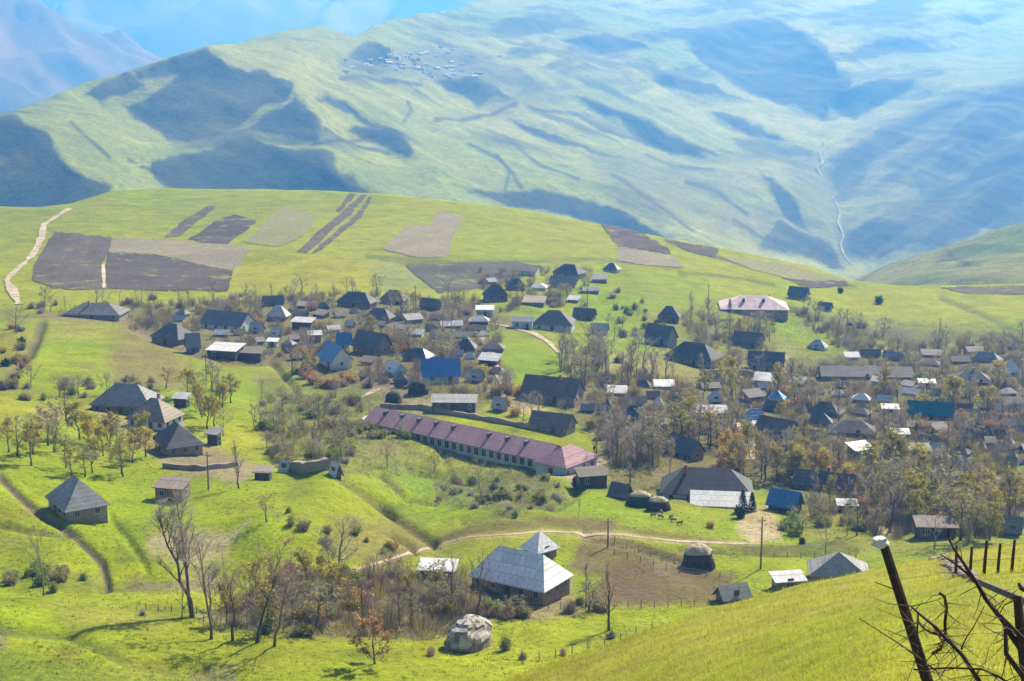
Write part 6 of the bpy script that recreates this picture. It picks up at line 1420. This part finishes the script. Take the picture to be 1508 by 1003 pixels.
st = world_line([(1499,880),(1502,920),(1512,1010),(1530,1180)], 11.3, 11.0); r2 = MB(); r2.tube(st, [0.032,0.034,0.036,0.04], 8); so2 = r2.build('post_stub', M_wooddk); tag(so2, 'short dark post holding up the slanting rail', 'post')
BR = [([(1397,790),(1404,806),(1419,829),(1437,857),(1452,880),(1476,915),(1491,936),(1508,960),(1540,1000),(1580,1080)], .006, .030, 11.6, 11.0),
 ([(1386,816),(1405,828),(1420,840),(1436,856)], .005, .013, 11.5, 11.55), ([(1440,862),(1462,896),(1490,925),(1515,950)], .008, .02, 11.4, 11.0),
 ([(1481,926),(1482,945),(1484,964),(1508,998),(1530,1040)], .012, .024, 11.0, 10.8),
 ([(1340,892),(1358,906),(1375,921),(1396,942),(1416,966),(1443,1003),(1480,1070)], .006, .019, 11.7, 11.0), ([(1351,912),(1361,924),(1372,933),(1392,937),(1400,945)], .006, .012, 11.8, 11.5),
 ([(1383,873),(1391,878),(1394,894),(1393,918),(1391,940),(1384,954),(1374,964)], .010, .013, 11.5, 11.6), ([(1267,912),(1298,932),(1327,951),(1351,969),(1380,990)], .003, .007, 12.4, 11.9),
 ([(1449,892),(1434,921),(1424,940),(1415,958)], .003, .006, 11.4, 11.4), ([(1344,985),(1400,984),(1446,986),(1473,998),(1500,1015)], .006, .010, 11.3, 11.0), ([(1289,857),(1302,862),(1316,869)], .004, .005, 12.9, 12.9),
 ([(1352,900),(1350,935),(1362,975),(1370,1010)], .005, .01, 11.6, 11.3), ([(1500,858),(1506,868),(1520,874)], .012, .02, 11.2, 11.1), ([(1472,905),(1480,893),(1496,884)], .004, .005, 11.3, 11.2), ([(1399,800),(1396,788),(1398,780)], .004, .006, 11.6, 11.6)]
rd = random.Random(12); r_ = empty('thorn_shrub', Vector(pt(np.array(1580.), np.array(1080.), 11.0))); P0 = r_.location.copy()
for line, ra, rb_, t0, t1 in BR:
    w_ = world_line(line, t0, t1); n = len(w_); mb = MB(); w_ = [q+Vector((rd.uniform(-.006,.006), rd.uniform(-.02,.02), rd.uniform(-.006,.006))) for q in w_]
    mb.tube([q-P0 for q in w_], [ra+(rb_-ra)*i/(n-1) for i in range(n)], 6); mb.build('branch', M_wooddk, r_)
mb = MB()
for k in range(120):
    line, ra, rb_, t0, t1 = BR[rd.choice((0,2,3,4,4,5,5,9,9,11,6))]; w_ = world_line(line, t0, t1); i = rd.randrange(len(w_)-1); q = w_[i].lerp(w_[i+1], rd.random())-P0
    d_ = Vector((rd.uniform(-1,1), rd.uniform(-.5,.5), rd.uniform(-.9,.7))).normalized()*rd.uniform(.08,.34); m2 = q+d_*0.5+Vector((rd.uniform(-.03,.03), 0, rd.uniform(-.03,.03)))
    mb.tube([q, m2, q+d_], [.0045,.003,.0015], 4, cap=False)
mb.build('twigs', mat_plain('pale_twigs', (0.16,0.125,0.085), 0.4, 8.0), r_)
tag(r_, 'tangle of dark leafless thorn branches leaning in from the picture edge', 'shrub')
# stones on the bank by the posts
rd = random.Random(31); mb = MB()
for k in range(170):
    x = rd.uniform(1372, 1436); y = 815+(x-1372)*0.60+rd.gauss(0, 5); y = max(y, float(np.interp(x, slope.pxs, slope.cr))+1.5)
    q = slope.at(np.array(x), np.array(y)); s_ = rd.uniform(0.06, 0.2); vs = []
    for j in range(3):
        for i in range(6): a = i*1.047+rd.uniform(-.3,.3); rr = s_*(1, .9, .45)[j]*rd.uniform(.7,1.2); vs.append((q[0]+math.cos(a)*rr, q[1]+math.sin(a)*rr, q[2]-0.05+s_*(0, .5, .85)[j]))
    mb.add(vs, [(j*6+i, j*6+(i+1) % 6, (j+1)*6+(i+1) % 6, (j+1)*6+i) for j in range(2) for i in range(6)]+[tuple(12+i for i in range(6))])
o = mb.build('rubble', mat_plain('bank_stone', (0.28,0.24,0.21), 0.3, 2.0)); o['kind'] = 'stuff'
print('COUNTS', COUNT)
